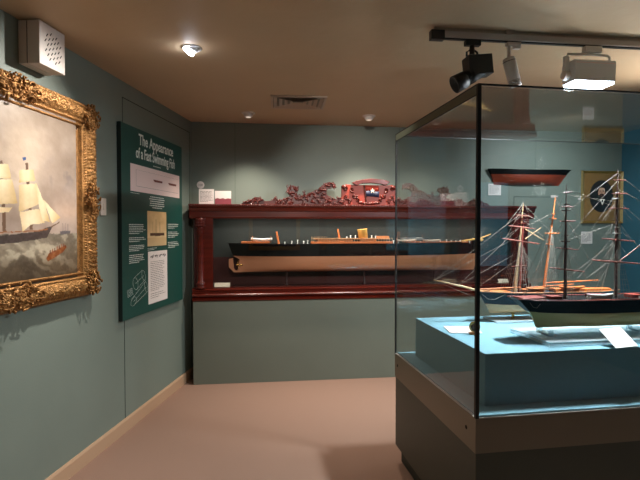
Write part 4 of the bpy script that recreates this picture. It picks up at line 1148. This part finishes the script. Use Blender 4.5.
for P_, zt, hb in ((PA, zt1, 0.085), (PB_, zt2, 0.098), (PC, zt3, 0.095)):
    x = P_(zd)[0]
    stays(b, [((x + dx, sd * 0.012, zd + hh), (x + dx * 0.2, 0, zd + hh + 0.09)) for dx in (-0.08, 0.08) for sd in (-1, 1) for hh in (0.19, 0.30, 0.40)], 0.0007)
b.build('running_rigging', M['rope'], s1)
b = MB()
shrouds(b, PA(0)[0], zd + 0.29, zd, 0.088, 0.07, 5); shrouds(b, PB_(0)[0], zd + 0.33, zd, 0.1, 0.10, 6); shrouds(b, PC(0)[0], zd + 0.33, zd, 0.1, 0.09, 6)
shrouds(b, PA(0)[0], zd + 0.44, zd + 0.29, 0.016, 0.02, 3, rat=False); shrouds(b, PB_(0)[0], zd + 0.52, zd + 0.33, 0.018, 0.02, 3, rat=False)
b.build('shrouds', M['rope'], s1)
b = MB()
b.tube([(0.055, -0.060, zd - 0.005), (0.07, -0.066, zd - 0.028), (0.09, -0.066, zd - 0.032), (0.11, -0.064, zd - 0.012), (0.115, -0.07, zd)], 0.0012, 5)
b.build('stern_chain', M['rope'], s1)

# acrylic stand of the front ship
st = thing('acrylic_stand', 'clear acrylic cradle on a thick slab carrying the front ship model', 'stand', (1.352, 2.085, ZP + 0.0005), AC)
MB().box(0, 1.30, 0, 0.34, 0, 0.020).build('slab', M['acrylic'], st, 0.002)
MB().box(0, 1.30, -0.0012, -0.0002, 0.0165, 0.020).box(0, 1.30, -0.0012, -0.0002, 0.001, 0.003).build('slab_edge', M['acrylic_edge'], st)
MB().box(-0.0012, -0.0002, 0, 0.34, 0.0165, 0.020).box(-0.0012, -0.0002, 0, 0.34, 0.001, 0.003).build('slab_edge', M['acrylic_edge'], st)
MB().box(0, 1.30, 0.336, 0.340, 0.0201, 0.0206).build('slab_edge', M['acrylic_edge'], st)
for x in (0.09, 0.62, 1.10):
    for y, dy in ((0.125, -0.008), (0.215, 0.008)):
        MB().box(x - 0.014, x + 0.014, y - 0.006, y + 0.006, 0.0205, 0.050).box(x - 0.005, x + 0.005, y - 0.007 + dy, y + 0.007 + dy, 0.049, 0.0535).build('upright', M['acrylic'], st)
    MB().box(x - 0.012, x + 0.012, 0.14, 0.20, 0.0205, 0.030).build('cradle', M['acrylic'], st)

# rear ship with bowsprit to the left
s2 = thing('sailing_ship_model', 'smaller ship model with tan bottom and long bowsprit, behind the black one', 'ship model', (1.285, 2.715, ZP), AC)
rows = []; L2 = 0.93
for i in range(51):
    t = i / 50; x = L2 * t
    zt = 1.113 + 0.010 * ((t - 0.6) / 0.6) ** 2; zk = 0.992
    w_ = 1.0
    if t < 0.30: w_ = max(0.02, math.sin(t / 0.30 * PI / 2)) ** 0.8
    if t > 0.82: w_ = 0.55 + 0.45 * math.cos((t - 0.82) / 0.18 * PI / 2)
    sec = []
    for j in range(17):
        u = j / 16; z = zt + (zk - zt) * u
        fine = 1.0
        if t < 0.30: fine = 1 - ((0.30 - t) / 0.30) * u * 0.95
        if t > 0.75: fine = 1 - ((t - 0.75) / 0.25) * min(1, u * 1.4) * 0.95
        hw = 0.075 * w_ * max(fine, 0.03) * (1 - u ** 6) ** 0.5
        xo = x
        if t < 0.15: xo = x + 0.085 * (u ** 0.8) * (1 - t / 0.15)
        if t > 0.88: xo = x - 0.07 * min(1, u * 1.5) * (t - 0.88) / 0.12
        sec.append((xo, max(hw, 0.003), z - k1))
    rows.append(sec)
hull_parts(rows, 9, (M['bluehull'], M['tan']), s2)
zd = 1.113 - k1
b = MB()
for sd in (-1, 1): MB().tube([(r[0][0], sd * (r[0][1] + 0.001), r[0][2] + 0.004) for r in rows], 0.003, 5).build('rail', M['deck'], s2)
b = MB()
for (xa, xb, h_) in ((0.10, 0.20, 0.012), (0.30, 0.42, 0.018), (0.50, 0.66, 0.02), (0.70, 0.88, 0.016)): MB().box(xa, xb, -0.035, 0.035, zd, zd + h_).build('deckhouse', M['orangespar'], s2, 0.001)
MB().tube([(0.05, 0, zd + 0.004), (-0.10, 0, zd + 0.045), (-0.275, 0, 1.198 - k1)], [0.008, 0.006, 0.003], 8).build('bowsprit', M['palespar'], s2)
PF = mast(s2, 0.252, zd, 1.657 - k1, 0.008, M['palespar'], [(0.30, 0.06, -0.002), (0.575, 0.150, 0.018), (0.73, 0.110, 0.010), (0.86, 0.060, 0.004)], rake=0.085, ymat=M['pinkspar'], top=M['reddeck'], ang=0.25)
MB().cyl((0.268, -0.012, zd), (0.292, -0.008, zd + 0.42), 0.009, 0.006, 8).build('lower_mast', M['reddeck'], s2)
MB().cyl((0.235, -0.012, zd), (0.278, -0.014, zd + 0.40), 0.006, 0.005, 8).build('lower_mast', M['palespar'], s2)
PG = mast(s2, 0.440, zd, 1.695 - k1, 0.0085, M['orangespar'], [(0.62, 0.05, 0.0)], rake=0.125, ymat=M['orangespar'])
b = MB(); b.cyl((0.45, 0.0, zd + 0.055), (0.80, -0.02, zd + 0.068), 0.0045, 0.003, 8); b.build('boom', M['orangespar'], s2)
MB().cyl((0.30, -0.03, zd + 0.030), (0.62, -0.035, zd + 0.048), 0.004, 0.003, 8).build('boom', M['orangespar'], s2)
MB().cyl((-0.02, -0.03, zd + 0.028), (0.26, -0.035, zd + 0.036), 0.0035, 0.003, 8).build('boom', M['orangespar'], s2)
MB().cyl((0.30, -0.02, 1.50 - k1), (0.42, -0.03, 1.43 - k1), 0.0028, 0.0015, 6).build('crossed_spar', M['palespar'], s2)
MB().cyl((0.30, -0.02, 1.44 - k1), (0.40, -0.03, 1.51 - k1), 0.0028, 0.0015, 6).build('crossed_spar', M['palespar'], s2)
boat(s2, 0.60, -0.045, zd + 0.034, 0.17, 0.034, 0.018, M['orangespar'], 'ship_boat')
boat(s2, 0.36, -0.04, zd + 0.030, 0.12, 0.03, 0.016, M['deck'], 'ship_boat')
b = MB()
tip = (-0.27, 0, 1.197 - k1); md = (-0.12, 0, zd + 0.05)
stays(b, [(tip, PF(1.60 - k1)), (tip, PF(1.46 - k1)), (md, PF(1.52 - k1)), (md, PF(1.36 - k1)), ((-0.02, 0, zd + 0.02), PF(1.32 - k1)), (tip, (0.02, 0, zd - 0.04)),
          (PF(1.655 - k1), PG(1.48 - k1)), (PF(1.50 - k1), PG(1.60 - k1)), (PF(1.40 - k1), PG(1.18 - k1)), (PF(1.56 - k1), PG(1.42 - k1)), (PG(1.69 - k1), (0.86, 0, zd + 0.02)), (PG(1.50 - k1), (0.78, 0, zd + 0.02)),
          (PF(1.64 - k1), (0.16, 0.0, 1.40 - k1)), (PF(1.60 - k1), (0.36, -0.02, 1.56 - k1)), (PF(1.655 - k1), (0.18, -0.02, 1.53 - k1))], 0.0010)
for z, hl in ((0.33, 0.13), (0.40, 0.085), (0.47, 0.055)):
    for sg in (-1, 1): b.line((0.29 + sg * hl * 0.9, 0, zd + z), PF(zd + z + 0.08), 0.0008)
b.build('running_rigging', M['rope'], s2)
b = MB()
shrouds(b, PF(zd + 0.36)[0], zd + 0.36, zd, 0.068, 0.10, 7); shrouds(b, PG(zd + 0.40)[0], zd + 0.40, zd, 0.07, 0.10, 7)
for k in range(6): b.line((0.30 + 0.018 * k, -0.05, zd), PF(zd + 0.33), 0.0009)
b.build('shrouds', M['rope'], s2)
b = MB(); b.tube([(0.02, -0.02, zd), (0.05, -0.04, zd - 0.03), (0.09, -0.05, zd - 0.032), (0.13, -0.055, zd - 0.012), (0.15, -0.06, zd)], 0.0012, 5)
b.build('anchor_chain', M['rope'], s2)
st = thing('acrylic_stand', 'thin clear acrylic slab with brass posts under the rear ship model', 'stand', (1.372, 2.632, ZP + 0.0005), AC)
MB().box(0, 0.80, 0, 0.165, 0, 0.012).build('slab', M['acrylic'], st, 0.001)
MB().box(0, 0.80, -0.0012, -0.0002, 0.0085, 0.012).build('slab_edge', M['acrylic_edge'], st)
MB().box(-0.0012, -0.0002, 0, 0.165, 0.0085, 0.012).build('slab_edge', M['acrylic_edge'], st)
for x in (0.15, 0.60):
    MB().lathe([(0.012, 0.0125), (0.012, 0.018), (0.007, 0.022), (0.007, 0.034), (0.011, 0.040), (0.011, 0.050)], (x, 0.0825, 0), 16).build('post', M['brass'], st)

# labels and the small medallion on the block
t = thing('label_card', 'white sloping text card at the front of the block before the black ship', 'label', (1.637, 2.018, ZP + 0.001), AC + R(10))
mt = Matrix.Rotation(R(-52), 4, 'X')
MB(mt).box(0, 0.142, -0.003, 0, 0, 0.116).build('card', M['card'], t)
b = MB(mt); word_lines(b, 0.012, 0.128, 0.012, 0.104, 9, -0.0033, 0.0022, 'L', 0.012); b.build('print', M['greyink'], t)
MB().box(0.05, 0.09, 0.052, 0.055, 0, 0.038).build('prop', M['card'], t)
t = thing('label_card', 'pale pink text card lying flat on the block behind the brass medallion', 'label', (1.10, 2.50, ZP + 0.0008), AC + R(-12))
MB().box(-0.085, 0.085, -0.085, 0.085, 0, 0.003).build('card', M['pinkcard'], t)
b = MB(Matrix.Translation((0, 0.0, 0.0033)) @ Matrix.Rotation(R(-90), 4, 'X')); word_lines(b, -0.07, 0.07, -0.07, 0.07, 8, 0, 0.002, 'L', 0.012); b.build('print', M['greyink'], t)
t = thing('medallion', 'small round brass medallion on a wooden foot at the left of the block', 'medallion', (1.118, 2.385, ZP + 0.0005), R(-18))
MB().box(-0.030, 0.024, -0.014, 0.014, 0, 0.012).build('foot', M['orangespar'], t, 0.004)
MB().lathe([(0.026, 0.006), (0.029, 0.003), (0.029, -0.003), (0.026, -0.006), (0.022, -0.004)], (0, 0, 0.040), 26, 'Y').build('disc', M['brass'], t)
MB().lathe([(0.020, -0.0045), (0.018, -0.007)], (0, 0, 0.040), 22, 'Y').build('disc_relief', M['mahog_dark'], t)

# ------------------------------------------------------------------ things behind the camera that the glass reflects
t = thing('framed_painting', 'gilt framed dark landscape painting on the rear wall behind the viewer', 'painting', (0.32, YR + 0.004, 0.97), PI)
MB().box(-0.54, 0.54, -0.03, 0, 0.10, 1.0).build('canvas', M['mahog_dark'], t)
for bx in ((-0.64, -0.54, 0, 1.1), (0.54, 0.64, 0, 1.1), (-0.54, 0.54, 0, 0.10), (-0.54, 0.54, 1.0, 1.1)):
    MB().box(bx[0], bx[1], -0.05, 0, bx[2], bx[3]).build('frame_rail', M['gold_flat'], t, 0.01)
t = thing('lit_showcase', 'lit pale blue showcase on the rear wall behind the viewer', 'showcase', (3.55, YR + 0.004, 0.92), PI)
MB().box(-0.42, 0.42, -0.04, 0, 0, 1.3).build('surround', M['black'], t)
MB().box(-0.38, 0.38, -0.045, -0.04, 0.04, 1.26).build('lit_face', M['screen'], t)
